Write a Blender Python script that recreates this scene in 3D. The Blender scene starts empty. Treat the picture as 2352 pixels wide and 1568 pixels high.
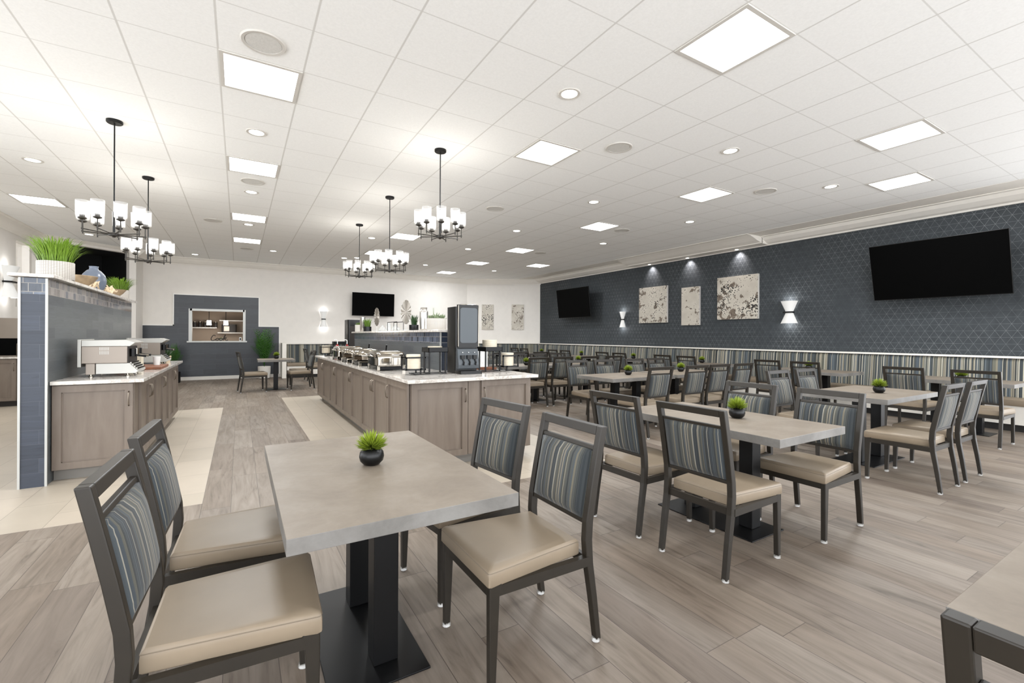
import bpy, bmesh, math, random
from mathutils import Vector, Matrix
PI=math.pi; R=math.radians
SC=bpy.context.scene; COL=SC.collection
random.seed(7)

# ---------------- camera ----------------
cam=bpy.data.cameras.new('camera'); camo=bpy.data.objects.new('camera',cam); COL.objects.link(camo)
cam.sensor_fit='HORIZONTAL'; cam.sensor_width=36.0
cam.lens=1039.63/2352*36.0
cam.shift_x=0.0; cam.shift_y=(771.56-784)/2352
cam.clip_start=.02; cam.clip_end=100
HC=1.345; YAW=.54239; ROLL=-.00522
camo.matrix_world=Matrix.Translation((0,0,HC))@Matrix.Rotation(-YAW,4,'Z')@Matrix.Rotation(PI/2,4,'X')@Matrix.Rotation(-ROLL,4,'Z')
SC.camera=camo
# ---------------- world, exposure ----------------
W=bpy.data.worlds.new('daylight'); SC.world=W; W.use_nodes=True
bg=W.node_tree.nodes['Background']; bg.inputs[0].default_value=(.93,.96,1,1); bg.inputs[1].default_value=3.0
SC.view_settings.view_transform='Standard'; SC.view_settings.look='None'; SC.view_settings.gamma=1
SC.view_settings.exposure=0.76
SC.view_settings.use_curve_mapping=False
PANEL_W=23.0     # watts per ceiling panel
DOWN_W=3.0

# ---------------- helpers ----------------
def s2l(c):
    return tuple(((v/255)/12.92 if v/255<=.04045 else ((v/255+.055)/1.055)**2.4) for v in c)+(1,)
def tag(o,label=None,cat=None,group=None,kind=None):
    if label: o['label']=label
    if cat: o['category']=cat
    if group: o['group']=group
    if kind: o['kind']=kind
    return o
def link(name,me,parent=None):
    o=bpy.data.objects.new(name,me); COL.objects.link(o)
    if parent: o.parent=parent
    return o
def obj(name,bm,mat,parent=None,smooth=False,loc=None,bevel=0,rotz=0):
    if bevel:
        bmesh.ops.remove_doubles(bm,verts=bm.verts,dist=1e-6)
        es=[e for e in bm.edges if len(e.link_faces)==2 and e.calc_face_angle(0)>.6]
        bmesh.ops.bevel(bm,geom=es,offset=bevel,segments=2,affect='EDGES',profile=.5,clamp_overlap=True)
    bmesh.ops.recalc_face_normals(bm,faces=bm.faces)
    me=bpy.data.meshes.new(name); bm.to_mesh(me); bm.free()
    if isinstance(mat,(list,tuple)):
        for m in mat: me.materials.append(m)
    else: me.materials.append(mat)
    if smooth:
        me.shade_smooth()
        if smooth!='full':
            me.set_sharp_from_angle(angle=R(40))
    o=link(name,me,parent)
    if loc: o.location=loc
    if rotz: o.rotation_euler=(0,0,rotz)
    return o
def empty(name,loc=(0,0,0),rz=0,label=None,cat=None,group=None):
    o=link(name,None); o.location=loc; o.rotation_euler=(0,0,rz); o.empty_display_size=.1
    return tag(o,label,cat,group)
def dup(o,loc=None,rz=None,label=None,group=None,parent=None):
    c=o.copy(); COL.objects.link(c)
    if parent: c.parent=parent
    if loc is not None: c.location=loc
    if rz is not None: c.rotation_euler=(0,0,rz)
    if label: c['label']=label
    if group: c['group']=group
    for ch in list(o.children): dup(ch,parent=c)
    return c
def B(): return bmesh.new()
def box(bm,x0,x1,y0,y1,z0,z1,mi=0):
    vs=[bm.verts.new((x,y,z)) for x in (x0,x1) for y in (y0,y1) for z in (z0,z1)]
    F=[(0,1,3,2),(4,6,7,5),(0,4,5,1),(2,3,7,6),(0,2,6,4),(1,5,7,3)]
    for f in F:
        fa=bm.faces.new([vs[i] for i in f]); fa.material_index=mi
    return vs
def prism(bm,pts,a0,a1,axis='y',mi=0):
    # pts: 2D outline; axis: extrude axis. y: pts=(x,z); x: pts=(y,z); z: pts=(x,y)
    def P(p,a):
        return {'y':(p[0],a,p[1]),'x':(a,p[0],p[1]),'z':(p[0],p[1],a)}[axis]
    A=[bm.verts.new(P(p,a0)) for p in pts]; C=[bm.verts.new(P(p,a1)) for p in pts]
    n=len(pts)
    for i in range(n):
        f=bm.faces.new((A[i],A[(i+1)%n],C[(i+1)%n],C[i])); f.material_index=mi
    f=bm.faces.new(A[::-1]); f.material_index=mi
    f=bm.faces.new(C); f.material_index=mi
    return A+C
def strip(bm,L,Rr,a0,a1,axis='y'):
    # L,Rr matching point lists (profile strip, quads) so concave outlines stay clean
    def P(p,a):
        return {'y':(p[0],a,p[1]),'x':(a,p[0],p[1])}[axis]
    v=[[bm.verts.new(P(p,a)) for p in S] for S in (L,Rr) for a in (a0,a1)]
    L0,L1,R0,R1=v; n=len(L)
    for i in range(n-1):
        bm.faces.new((L0[i],L0[i+1],L1[i+1],L1[i])); bm.faces.new((R0[i],R1[i],R1[i+1],R0[i+1]))
        bm.faces.new((L0[i],R0[i],R0[i+1],L0[i+1])); bm.faces.new((L1[i],L1[i+1],R1[i+1],R1[i]))
    bm.faces.new((L0[0],L1[0],R1[0],R0[0])); bm.faces.new((L0[-1],R0[-1],R1[-1],L1[-1]))
def cyl(bm,p0,p1,r0,r1=None,n=16,caps=True):
    p0=Vector(p0);p1=Vector(p1); r1=r0 if r1 is None else r1
    d=(p1-p0).normalized(); a=d.orthogonal().normalized(); b=d.cross(a)
    A=[];C=[]
    for i in range(n):
        t=2*PI*i/n; u=a*math.cos(t)+b*math.sin(t)
        A.append(bm.verts.new(p0+u*r0)); C.append(bm.verts.new(p1+u*r1))
    for i in range(n): bm.faces.new((A[i],A[(i+1)%n],C[(i+1)%n],C[i]))
    if caps: bm.faces.new(A[::-1]); bm.faces.new(C)
def tube(bm,pts,r,n=8):
    pts=[Vector(p) for p in pts]; rings=[]
    prev=None
    for i,p in enumerate(pts):
        d=(pts[min(i+1,len(pts)-1)]-pts[max(i-1,0)]).normalized()
        if prev is None: a=d.orthogonal().normalized()
        else:
            a=prev-d*prev.dot(d)
            a=a.normalized() if a.length>1e-6 else d.orthogonal().normalized()
        prev=a; b=d.cross(a)
        rr=r[i] if isinstance(r,(list,tuple)) else r
        rings.append([bm.verts.new(p+(a*math.cos(2*PI*k/n)+b*math.sin(2*PI*k/n))*rr) for k in range(n)])
    for A,C in zip(rings,rings[1:]):
        for k in range(n): bm.faces.new((A[k],A[(k+1)%n],C[(k+1)%n],C[k]))
    bm.faces.new(rings[0][::-1]); bm.faces.new(rings[-1])
def lathe(bm,prof,c=(0,0,0),n=32,mi=0,sy=1.0):
    rings=[]
    for r,z in prof:
        if r<1e-5: rings.append([bm.verts.new((c[0],c[1],c[2]+z))])
        else: rings.append([bm.verts.new((c[0]+r*math.cos(2*PI*k/n),c[1]+sy*r*math.sin(2*PI*k/n),c[2]+z)) for k in range(n)])
    for A,C in zip(rings,rings[1:]):
        for k in range(n):
            a=A[k%len(A)];b=A[(k+1)%n%len(A)];c2=C[(k+1)%n%len(C)];d=C[k%len(C)]
            vs=[]
            for v in (a,b,c2,d):
                if v not in vs: vs.append(v)
            if len(vs)>2:
                f=bm.faces.new(vs); f.material_index=mi
def rrect(w,h,r,n=4,cx=0,cy=0):
    pts=[]
    for sx,sy,a0 in ((1,1,0),(-1,1,90),(-1,-1,180),(1,-1,270)):
        for k in range(n+1):
            a=R(a0+90*k/n); pts.append((cx+sx*(w/2-r)+r*math.cos(a),cy+sy*(h/2-r)+r*math.sin(a)))
    return pts

# ---------------- materials ----------------
class NT:
    def __init__(s,name):
        s.m=bpy.data.materials.new(name); s.m.use_nodes=True; s.t=s.m.node_tree; s.N=s.t.nodes; s.L=s.t.links
        s.b=s.N['Principled BSDF']; s.co=None
    def n(s,t,**k):
        x=s.N.new(t)
        for a,v in k.items(): setattr(x,a,v)
        return x
    def lk(s,a,b): s.L.new(a,b)
    def math(s,op,a,b=None,c=None):
        x=s.n('ShaderNodeMath',operation=op)
        for i,v in enumerate((a,b,c)):
            if v is None: continue
            if isinstance(v,(int,float)): x.inputs[i].default_value=v
            else: s.lk(v,x.inputs[i])
        return x.outputs[0]
    def obj(s):
        if not s.co:
            s.tc=s.n('ShaderNodeTexCoord'); s.sp=s.n('ShaderNodeSeparateXYZ'); s.lk(s.tc.outputs['Object'],s.sp.inputs[0]); s.co=s.tc.outputs['Object']
        return s.co
    def ax(s,a): s.obj(); return s.sp.outputs['XYZ'.index(a)]
    def comb(s,x,y,z=0):
        c=s.n('ShaderNodeCombineXYZ')
        for i,v in enumerate((x,y,z)):
            if isinstance(v,(int,float)): c.inputs[i].default_value=v
            else: s.lk(v,c.inputs[i])
        return c.outputs[0]
    def noise(s,vec,scale,detail=3,rough=.5,dist=0):
        x=s.n('ShaderNodeTexNoise'); x.inputs['Scale'].default_value=scale; x.inputs['Detail'].default_value=detail
        x.inputs['Roughness'].default_value=rough; x.inputs['Distortion'].default_value=dist
        s.lk(vec,x.inputs['Vector']); return x.outputs['Fac']
    def white(s,vec):
        x=s.n('ShaderNodeTexWhiteNoise',noise_dimensions='3D'); s.lk(vec,x.inputs['Vector']); return x.outputs['Value']
    def ramp(s,f,stops,interp='LINEAR'):
        x=s.n('ShaderNodeValToRGB'); cr=x.color_ramp; cr.interpolation=interp
        while len(cr.elements)<len(stops): cr.elements.new(.5)
        for e,(p,c) in zip(cr.elements,stops):
            e.position=p; e.color=s2l(c) if len(c)==3 else c
        s.lk(f,x.inputs[0]); return x.outputs[0]
    def gr(s,f,stops):
        return s.ramp(f,[(p,tuple(v/255 for v in c)+(1,)) for p,c in stops])
    def mix(s,f,a,b,mode='MIX'):
        x=s.n('ShaderNodeMix',data_type='RGBA',blend_type=mode)
        for sock,v in ((x.inputs[0],f),(x.inputs[6],a),(x.inputs[7],b)):
            if isinstance(v,(int,float)): sock.default_value=v
            elif isinstance(v,tuple): sock.default_value=s2l(v) if len(v)==3 else v
            else: s.lk(v,sock)
        return x.outputs[2]
    def color(s,c):
        if isinstance(c,tuple): s.b.inputs['Base Color'].default_value=s2l(c)
        else: s.lk(c,s.b.inputs['Base Color'])
    def bump(s,h,strength=.2,dist=.005):
        x=s.n('ShaderNodeBump'); x.inputs['Strength'].default_value=strength; x.inputs['Distance'].default_value=dist
        s.lk(h,x.inputs['Height']); s.lk(x.outputs[0],s.b.inputs['Normal'])
    def set(s,**k):
        for a,v in k.items(): s.b.inputs[a.replace('_',' ')].default_value=v
        return s
def flat(name,c,rough=.5,metal=0,var=.0,scale=6,**k):
    t=NT(name); t.set(Roughness=rough,Metallic=metal)
    if var:
        f=t.noise(t.obj(),scale,4); c2=tuple(max(0,v*(1-var)) for v in c); c1=tuple(min(255,v*(1+var)) for v in c)
        t.color(t.ramp(f,[(.3,c2),(.7,c1)]))
    else:
        f=t.noise(t.obj(),scale,2); c2=tuple(max(0,v*.985) for v in c); t.color(t.ramp(f,[(.3,c2),(.7,c)]))
    for a,v in k.items(): t.b.inputs[a.replace('_',' ')].default_value=v
    return t.m
def emis(name,c,st):
    t=NT(name); t.color(c); t.b.inputs['Emission Color'].default_value=s2l(c); t.b.inputs['Emission Strength'].default_value=st
    return t.m
def cells(t,ua,va,w,l,u0=0,v0=0,stag='rand',gw=.003,cu=None):
    """returns (id value, id2, line mask 0..1 (1 = joint), u, v)"""
    u=t.ax(ua) if cu is None else cu; v=t.ax(va)
    uu=t.math('DIVIDE',t.math('SUBTRACT',u,u0),w); row=t.math('FLOOR',uu)
    if stag=='rand': off=t.white(t.comb(row,3.7,1.3))
    elif stag: off=t.math('MULTIPLY',row,stag)
    else: off=0
    vv=t.math('ADD',t.math('DIVIDE',t.math('SUBTRACT',v,v0),l),off); c=t.math('FLOOR',vv)
    idv=t.white(t.comb(row,c,.5)); id2=t.white(t.comb(row,c,9.5))
    du=t.math('MULTIPLY',t.math('SUBTRACT',.5,t.math('ABSOLUTE',t.math('SUBTRACT',t.math('FRACT',uu),.5))),w)
    dv=t.math('MULTIPLY',t.math('SUBTRACT',.5,t.math('ABSOLUTE',t.math('SUBTRACT',t.math('FRACT',vv),.5))),l)
    m=t.math('LESS_THAN',t.math('MINIMUM',du,dv),gw/2)
    return idv,id2,m,u,v
# wood-look floor planks running along Y
def m_wood():
    t=NT('wood_plank_floor'); i,i2,m,u,v=cells(t,'X','Y',.1955,1.2,-.245,0,'rand',.0035)
    n=t.noise(t.comb(t.math('MULTIPLY',u,16),t.math('ADD',t.math('MULTIPLY',v,1.5),t.math('MULTIPLY',i,37)),t.math('MULTIPLY',i2,20)),1.0,8,.62,1.6)
    n2=t.noise(t.comb(t.math('MULTIPLY',u,5),t.math('MULTIPLY',v,1.2),t.math('MULTIPLY',i,50)),1.0,3,.5,.6)
    base=t.ramp(i,[(0,(106,96,87)),(.25,(123,113,102)),(.5,(115,104,93)),(.75,(130,121,111)),(1,(111,102,93))])
    g=t.gr(n,[(.28,(58,54,50)),(.40,(108,104,100)),(.5,(126,124,122)),(.62,(142,140,138)),(.8,(162,160,158))])
    c=t.mix(.85,base,g,'OVERLAY'); g2=t.gr(n2,[(.3,(100,94,88)),(.6,(140,138,136))]); c=t.mix(.7,c,g2,'OVERLAY')
    c=t.mix(t.math('MULTIPLY',m,.85),c,(70,60,52)); t.color(c); t.set(Roughness=.42)
    rr=t.gr(n,[(.3,(145,145,145)),(.8,(118,118,118))]); t.lk(rr,t.b.inputs['Roughness'])
    return t.m
def m_tile():
    t=NT('cream_floor_tile'); i,i2,m,u,v=cells(t,'X','Y',.305,.61,-.245,4.35,.5,.004)
    n=t.noise(t.obj(),3,5,.6,.4); base=t.ramp(i,[(0,(171,161,146)),(.5,(179,168,153)),(1,(174,164,149))])
    g=t.gr(n,[(.3,(112,110,108)),(.7,(134,132,130))]); c=t.mix(.5,base,g,'OVERLAY'); c=t.mix(t.math('MULTIPLY',m,.8),c,(122,112,98)); t.color(c); t.set(Roughness=.4)
    t.bump(t.math('SUBTRACT',n,m),.1,.003); return t.m
def m_ceiling():
    T=.6096; t=NT('ceiling_tile'); i,i2,m,u,v=cells(t,'X','Y',T,T,-.24932*T,5.91246*T,0,.010)
    du=t.math('MULTIPLY',t.math('SUBTRACT',.5,t.math('ABSOLUTE',t.math('SUBTRACT',t.math('FRACT',t.math('DIVIDE',t.math('ADD',u,.24932*T),T)),.5))),T)
    m2=t.math('LESS_THAN',du,.008)
    n=t.noise(t.obj(),60,3,.6); c=t.ramp(n,[(.3,(240,240,238)),(.7,(246,246,244))])
    c=t.mix(t.math('MULTIPLY',m,.45),c,(188,186,180)); c=t.mix(t.math('MULTIPLY',m2,.55),c,(205,203,198))
    t.color(c); t.set(Roughness=.9); t.bump(t.math('SUBTRACT',1,t.math('MAXIMUM',m,m2)),.3,.004); return t.m
def m_slate(name,ua,va,w=.305,l=.61,base=((40,44,49),(47,51,57),(36,39,45)),rough=.35):
    t=NT(name); i,i2,m,u,v=cells(t,va,ua,w*.5,l,0,0,.5,.002)
    n=t.noise(t.comb(t.math('ADD',t.math('MULTIPLY',v,2.5),t.math('MULTIPLY',i,30)),t.math('MULTIPLY',u,22),0),1,6,.6,1.4)
    c=t.ramp(i,[(0,base[0]),(.5,base[1]),(1,base[2])]); g=t.gr(n,[(.3,(84,84,88)),(.45,(126,126,126)),(.55,(132,132,132)),(.72,(170,172,176))])
    c=t.mix(.7,c,g,'OVERLAY'); c=t.mix(t.math('MULTIPLY',m,.5),c,(96,100,104)); t.color(c)
    t.set(Roughness=rough); t.bump(t.math('SUBTRACT',n,m),.1,.003); return t.m
def m_mosaic(name,ua,va,size=.07,a=((92,86,84),(135,128,124),(66,72,84))):
    t=NT(name); i,i2,m,u,v=cells(t,va,ua,size,size*1.15,1.691 if name=='glass_mosaic_tile' else 1.261,0,.37,.005)
    n=t.noise(t.comb(t.math('MULTIPLY',v,60),t.math('MULTIPLY',u,12),0),1,3)
    c=t.ramp(i,[(0,a[0]),(.3,a[1]),(.6,a[2]),(.85,a[1]),(1,a[0])]); g=t.gr(n,[(.3,(90,90,90)),(.7,(170,170,170))])
    c=t.mix(.6,c,g,'OVERLAY'); c=t.mix(m,c,(140,135,128)); t.color(c); t.set(Roughness=.12); t.bump(t.math('SUBTRACT',1,m),.3,.004); return t.m
def m_stripe(name,src,k=1.0):
    mul=(180,178,174) if k<1.5 else (232,230,224)
    """src: 'Y' chair backs; 'X'/'Y' bench; or callable giving coordinate"""
    t=NT(name); u=t.ax(src) if isinstance(src,str) else src(t)
    a=t.white(t.comb(t.math('FLOOR',t.math('DIVIDE',u,.0105*k)),1.5,.5))
    b=t.white(t.comb(t.math('FLOOR',t.math('DIVIDE',u,.0036*k)),7.5,.5))
    c=t.ramp(a,[(0,(74,81,86)),(.16,(104,108,106)),(.3,(86,96,106)),(.46,(116,116,106)),(.6,(60,68,74)),(.7,(148,142,126)),(.8,(98,108,116)),(.94,(166,160,146))],'CONSTANT')
    f=t.math('GREATER_THAN',b,.84); c=t.mix(t.math('MULTIPLY',f,.85),c,(208,204,190))
    f2=t.math('LESS_THAN',b,.16); c=t.mix(t.math('MULTIPLY',f2,.8),c,(48,52,54))
    n=t.noise(t.obj(),900,2,.5); c=t.mix(.3,c,t.gr(n,[(.3,(60,60,60)),(.7,(150,150,150))]),'OVERLAY'); c=t.mix(1.0,c,mul,'MULTIPLY')
    t.color(c); t.set(Roughness=.9); t.b.inputs['Sheen Weight'].default_value=.15; t.bump(n,.15,.001); return t.m
def m_wallpaper():
    t=NT('triangle_line_wallpaper'); u=t.ax('Y'); v=t.ax('Z'); h=.105
    def ln(e,w):
        f=t.math('FRACT',t.math('DIVIDE',e,h)); return t.math('LESS_THAN',t.math('SUBTRACT',.5,t.math('ABSOLUTE',t.math('SUBTRACT',f,.5))),w)
    a=ln(v,.012); b1=ln(t.math('ADD',t.math('MULTIPLY',u,.866),t.math('MULTIPLY',v,.5)),.012); b2=ln(t.math('SUBTRACT',t.math('MULTIPLY',u,.866),t.math('MULTIPLY',v,.5)),.012)
    m=t.math('MAXIMUM',a,t.math('MAXIMUM',b1,b2)); n=t.noise(t.obj(),1.3,3,.6); n2=t.noise(t.obj(),9,2)
    k=t.math('MULTIPLY',m,t.ramp(n,[(.3,(40,40,40)),(.7,(200,200,200))]))
    c=t.ramp(n2,[(.3,(54,58,61)),(.7,(61,65,68))]); c=t.mix(k,c,(170,172,172)); t.color(c); t.set(Roughness=.7); t.b.inputs['Specular IOR Level'].default_value=.25; return t.m
def m_laminate(name,a,b,c):
    t=NT(name); n=t.noise(t.obj(),4.5,9,.62,.5); n2=t.noise(t.obj(),45,5,.6)
    col=t.ramp(n,[(.3,a),(.5,b),(.7,c)]); col=t.mix(.25,col,t.gr(n2,[(.3,(100,100,100)),(.7,(145,145,145))]),'OVERLAY')
    t.color(col); t.set(Roughness=.45); t.b.inputs['Specular IOR Level'].default_value=.3; return t.m
def m_quartz():
    t=NT('veined_quartz'); n=t.noise(t.obj(),5,9,.75,1.2); n2=t.noise(t.obj(),60,4,.6)
    c=t.ramp(n,[(.3,(204,198,190)),(.5,(214,209,202)),(.54,(176,167,158)),(.6,(210,205,198))]); c=t.mix(.3,c,t.gr(n2,[(.3,(90,90,90)),(.7,(140,140,140))]),'OVERLAY')
    t.color(c); t.set(Roughness=.12); return t.m
def m_cabinet():
    t=NT('greige_stained_wood'); n=t.noise(t.comb(t.math('MULTIPLY',t.math('ADD',t.ax('X'),t.ax('Y')),14),0,t.math('MULTIPLY',t.ax('Z'),2)),1,5,.55,.3)
    c=t.ramp(n,[(.3,(106,94,83)),(.55,(115,103,92)),(.75,(121,110,100))]); t.color(c); t.set(Roughness=.45); return t.m
def m_art(name,seed,thr,den):
    t=NT(name); o=t.n('ShaderNodeMapping'); o.inputs['Location'].default_value=(seed,seed*2,seed*3); t.lk(t.obj(),o.inputs[0])
    v=t.n('ShaderNodeTexVoronoi'); v.inputs['Scale'].default_value=26; v.inputs['Randomness'].default_value=1; t.lk(o.outputs[0],v.inputs['Vector'])
    n=t.noise(o.outputs[0],2.6,3,.5); n3=t.noise(o.outputs[0],5,6,.65,.8)
    spots=t.math('LESS_THAN',v.outputs['Distance'],t.math('MULTIPLY',t.math('SUBTRACT',n,den),1.6))
    blob=t.math('GREATER_THAN',n3,thr)
    c=t.ramp(n,[(.3,(178,170,157)),(.7,(204,197,184))]); c=t.mix(blob,c,t.ramp(t.noise(o.outputs[0],30,4),[(.35,(84,72,60)),(.65,(126,112,98))])); c=t.mix(spots,c,(30,25,20))
    t.color(c); t.set(Roughness=.45,Metallic=.1); t.bump(t.math('SUBTRACT',n3,spots),.4,.01); return t.m
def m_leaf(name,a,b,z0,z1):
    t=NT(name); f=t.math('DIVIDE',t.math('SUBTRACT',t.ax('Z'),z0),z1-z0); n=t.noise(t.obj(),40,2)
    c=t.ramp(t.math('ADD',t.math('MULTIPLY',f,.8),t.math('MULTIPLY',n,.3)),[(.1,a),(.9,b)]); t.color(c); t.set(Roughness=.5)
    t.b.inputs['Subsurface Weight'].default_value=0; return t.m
def m_glass(name,c=(235,240,240),rough=.02,a=.25):
    t=NT(name); t.color(c); t.set(Roughness=rough,Alpha=a); t.b.inputs['Specular IOR Level'].default_value=.9; return t.m
def m_ribbed():
    t=NT('white_grooved_ceramic')
    ang=t.math('MULTIPLY',t.math('ARCTAN2',t.ax('Y'),t.ax('X')),44/(2*PI)); a=t.math('LESS_THAN',t.math('FRACT',ang),.2)
    z=t.math('LESS_THAN',t.math('FRACT',t.math('MULTIPLY',t.ax('Z'),70)),.25); m=t.math('MAXIMUM',a,z)
    t.color(t.mix(m,(204,198,190),(150,143,134))); t.set(Roughness=.5); t.bump(t.math('SUBTRACT',1,m),.5,.004); return t.m

M=dict(
 bright=flat('bright_edge_trim',(240,238,232),.4),
 wood=m_wood(), tile=m_tile(), ceil=m_ceiling(),
 wall=flat('warm_greige_paint',(232,227,220),.7), white=flat('white_trim_paint',(206,202,195),.5), crownm=flat('crown_cream_paint',(234,229,220),.5),
 slate=m_slate('slate_blue_wall_tile','X','Z'), slateY=m_slate('slate_blue_wall_tile_side','Y','Z',.2,.5,((70,74,76),(80,84,86),(62,66,71)),.4),
 slateE=m_slate('slate_blue_end_tile','X','Z',.25,.6,((48,54,65),(54,60,72),(43,49,60)),.4),
 mos=m_mosaic('glass_mosaic_tile','Y','Z'), mosX=m_mosaic('glass_mosaic_tile_end','X','Z',.075,((72,80,92),(94,104,120),(52,58,68))), mosI=m_mosaic('dark_glass_mosaic_tile','Y','Z',.07,((60,66,78),(92,98,112),(44,50,62))),
 trim=flat('silver_edge_trim',(182,182,178),.35,.3),
 wp=m_wallpaper(), stripe=m_stripe('striped_woven_fabric','Y'), stripeB=m_stripe('striped_bench_fabric','Y',2.0),stripeBX=m_stripe('striped_bench_fabric_back','X',2.0),
 frame=flat('bronze_grey_metal',(37,32,25),.45,.1,.05,20), seat=flat('beige_vinyl',(134,120,102),.42,0,.03,5,Specular_IOR_Level=.35), piping=flat('taupe_piping',(120,108,92),.5),
 top=m_laminate('stone_look_laminate',(116,105,93),(127,116,103),(136,126,114)), edge=m_laminate('grey_stone_edge',(100,98,94),(115,112,108),(128,126,122)),
 black=flat('black_powder_coat',(9,9,10),.4,.0,Specular_IOR_Level=.3), blackp=flat('black_gloss_plastic',(9,9,9),.3,Specular_IOR_Level=.35), bpot=flat('black_ceramic',(9,9,10),.35,Specular_IOR_Level=.35),
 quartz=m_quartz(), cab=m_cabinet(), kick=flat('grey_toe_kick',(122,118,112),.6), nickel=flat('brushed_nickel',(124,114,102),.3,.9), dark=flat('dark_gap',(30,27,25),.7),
 chrome=flat('polished_steel',(160,153,142),.1,1.0), steel=flat('brushed_steel',(140,130,120),.35,.5), steelw=flat('satin_white_steel',(176,174,168),.35,.4),
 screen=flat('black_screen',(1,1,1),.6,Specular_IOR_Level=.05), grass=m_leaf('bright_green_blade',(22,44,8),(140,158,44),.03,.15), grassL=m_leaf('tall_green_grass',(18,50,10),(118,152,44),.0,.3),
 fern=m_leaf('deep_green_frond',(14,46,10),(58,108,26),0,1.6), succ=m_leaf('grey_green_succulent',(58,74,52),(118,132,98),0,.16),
 cream=flat('cream_paper',(206,196,176),.6), rib=m_ribbed(), bowl=flat('grey_brown_wood',(148,128,102),.7,0,.15,14), drift=flat('bleached_driftwood',(205,184,154),.8,0,.12,12),
 vaseb=flat('blue_grey_glaze',(98,106,120),.25,0,.05,8), board=flat('red_brown_wood',(118,72,48),.5,0,.12,10), red=flat('red_liquid_plastic',(150,26,18),.2), kraft=flat('tan_cardboard',(168,134,88),.7),
 glass=m_glass('clear_glass'), shade=m_glass('seeded_glass_shade',(205,205,205),.1,.21), bulb=emis('glowing_bulb',(255,250,240),7), panel=emis('light_panel_diffuser',(255,255,255),3.2), dl=emis('downlight_lens',(255,253,248),5),
 spk=flat('speaker_grille_white',(206,204,199),.8,0,.03,80), scon=emis('glowing_sconce_glass',(204,203,200),.25), bwood=flat('black_brown_door',(40,34,30),.6),
 tan=flat('tan_shelf_wall',(146,129,112),.7), soil=flat('dark_soil',(60,44,30),.9,0,.2,30), clear=m_glass('clear_plastic_glide',(170,168,162),.2,.6), unlit_room=flat('unlit_room_black',(5,5,5),.9),
 tint=m_glass('grey_tinted_hopper',(120,122,124),.08,.88), gmet=flat('grey_plastic_panel',(70,75,79),.35,.2), orange=flat('orange_snack_packs',(206,130,50),.5,0,.3,60), paperw=flat('white_cup_paper',(235,235,232),.5),
 leafS=flat('mirror_silver_leaf',(196,192,186),.18,.85), card=flat('printed_white_pouch',(232,232,230),.3,0,.08,25),
)
a1=m_art('crater_art_a',3.1,.58,.36); a2=m_art('crater_art_b',8.7,.61,.42); a3=m_art('crater_art_c',14.2,.57,.36); a4=m_art('crater_art_d',21,.62,.32); a5=m_art('crater_art_e',33,.57,.44)

# ================= SETTING =================
CZ=3.5765; XR=10.2; YB=16.3; T=.6096
def S(o,label=None): o['kind']='structure'; return o
def floor():
    bm=B()
    xs=[-6.5,-4.0,-1.5,-.245,.78,3.44,11.0]; ys=[-3.5,3.6,4.35,9.9,10.85,13.0,17.5]
    V={(i,j):bm.verts.new((x,y,0)) for i,x in enumerate(xs) for j,y in enumerate(ys)}
    for i in range(len(xs)-1):
        for j in range(len(ys)-1):
            f=bm.faces.new((V[i,j],V[i+1,j],V[i+1,j+1],V[i,j+1])); cx=(xs[i]+xs[i+1])/2; cy=(ys[j]+ys[j+1])/2
            tile=(cx<-.245 and 4.35<cy<9.9) or (cx<-1.5 and cy>4.35) or (.78<cx<3.44 and 3.6<cy<10.85)
            f.material_index=1 if tile else 0
    S(obj('floor',bm,[M['wood'],M['tile']]))
floor()
bm=B(); box(bm,-6.5,XR+.1,-3.5,17.5,CZ,CZ+.12); S(obj('ceiling',bm,M['ceil']))
bm=B(); box(bm,9.36,XR,-3.5,15.4,CZ-.004,CZ-.0005); S(obj('trim_1',bm,M['crownm']))
# right wall, back wall, chamfer walls, left wall
bm=B(); box(bm,XR,XR+.15,1.2,14.86,0,CZ); S(obj('wall_right',bm,M['wp']))
def seg_wall(name,P,Q,z0,z1,th,mat,out=1):
    P=Vector(P);Q=Vector(Q); d=(Q-P).normalized(); n=Vector((-d.y,d.x))*out
    bm=B(); prism(bm,[tuple(P),tuple(Q),tuple(Q+n*th),tuple(P+n*th)],z0,z1,'z'); return S(obj(name,bm,mat))
seg_wall('wall_right_corner',(7.73,YB),(XR,14.78),0,CZ,.15,M['wall'])
# back wall with pass-through opening
OX0,OX1,OZ0,OZ1=-1.242,.137,1.14,2.075
bm=B()
box(bm,-2.45,OX0,YB,YB+.15,0,CZ); box(bm,OX1,7.8,YB,YB+.15,0,CZ); box(bm,OX0,OX1,YB,YB+.15,0,OZ0); box(bm,OX0,OX1,YB,YB+.15,OZ1,CZ)
S(obj('wall_back',bm,M['wall']))
bm=B(); y0=YB-.025
for a in ((-2.33,-1.62,.1,1.595),(-1.62,OX0,.1,2.5),(OX1,.516,.1,2.5),(OX0,OX1,.1,OZ0),(OX0,OX1,OZ1,2.5),(.516,1.09,.1,1.595)): box(bm,a[0],a[1],y0,YB,a[2],a[3])
S(obj('wall_back_slate_panel',bm,M['slate']))
bm=B(); e=.03
for a in ((-2.33,-1.62,1.595,1.595+e),(-1.62-e,-1.62,1.595,2.5+e),(-1.62,.516,2.5,2.5+e),(.516,.516+e,1.595,2.5+e),(.516+e,1.09,1.595,1.595+e),(1.09,1.09+e,.1,1.595+e)): box(bm,a[0],a[1],y0-.006,YB,a[2],a[3])
S(obj('trim_2',bm,M['bright']))
bm=B()
for a in ((OX0-.03,OX0+.05,OZ0,OZ1+.03),(OX1-.04,OX1+.03,OZ0,OZ1+.03),(OX0,OX1,OZ1-.03,OZ1+.03)): box(bm,a[0],a[1],YB-.05,YB+.16,a[2],a[3])
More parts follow.
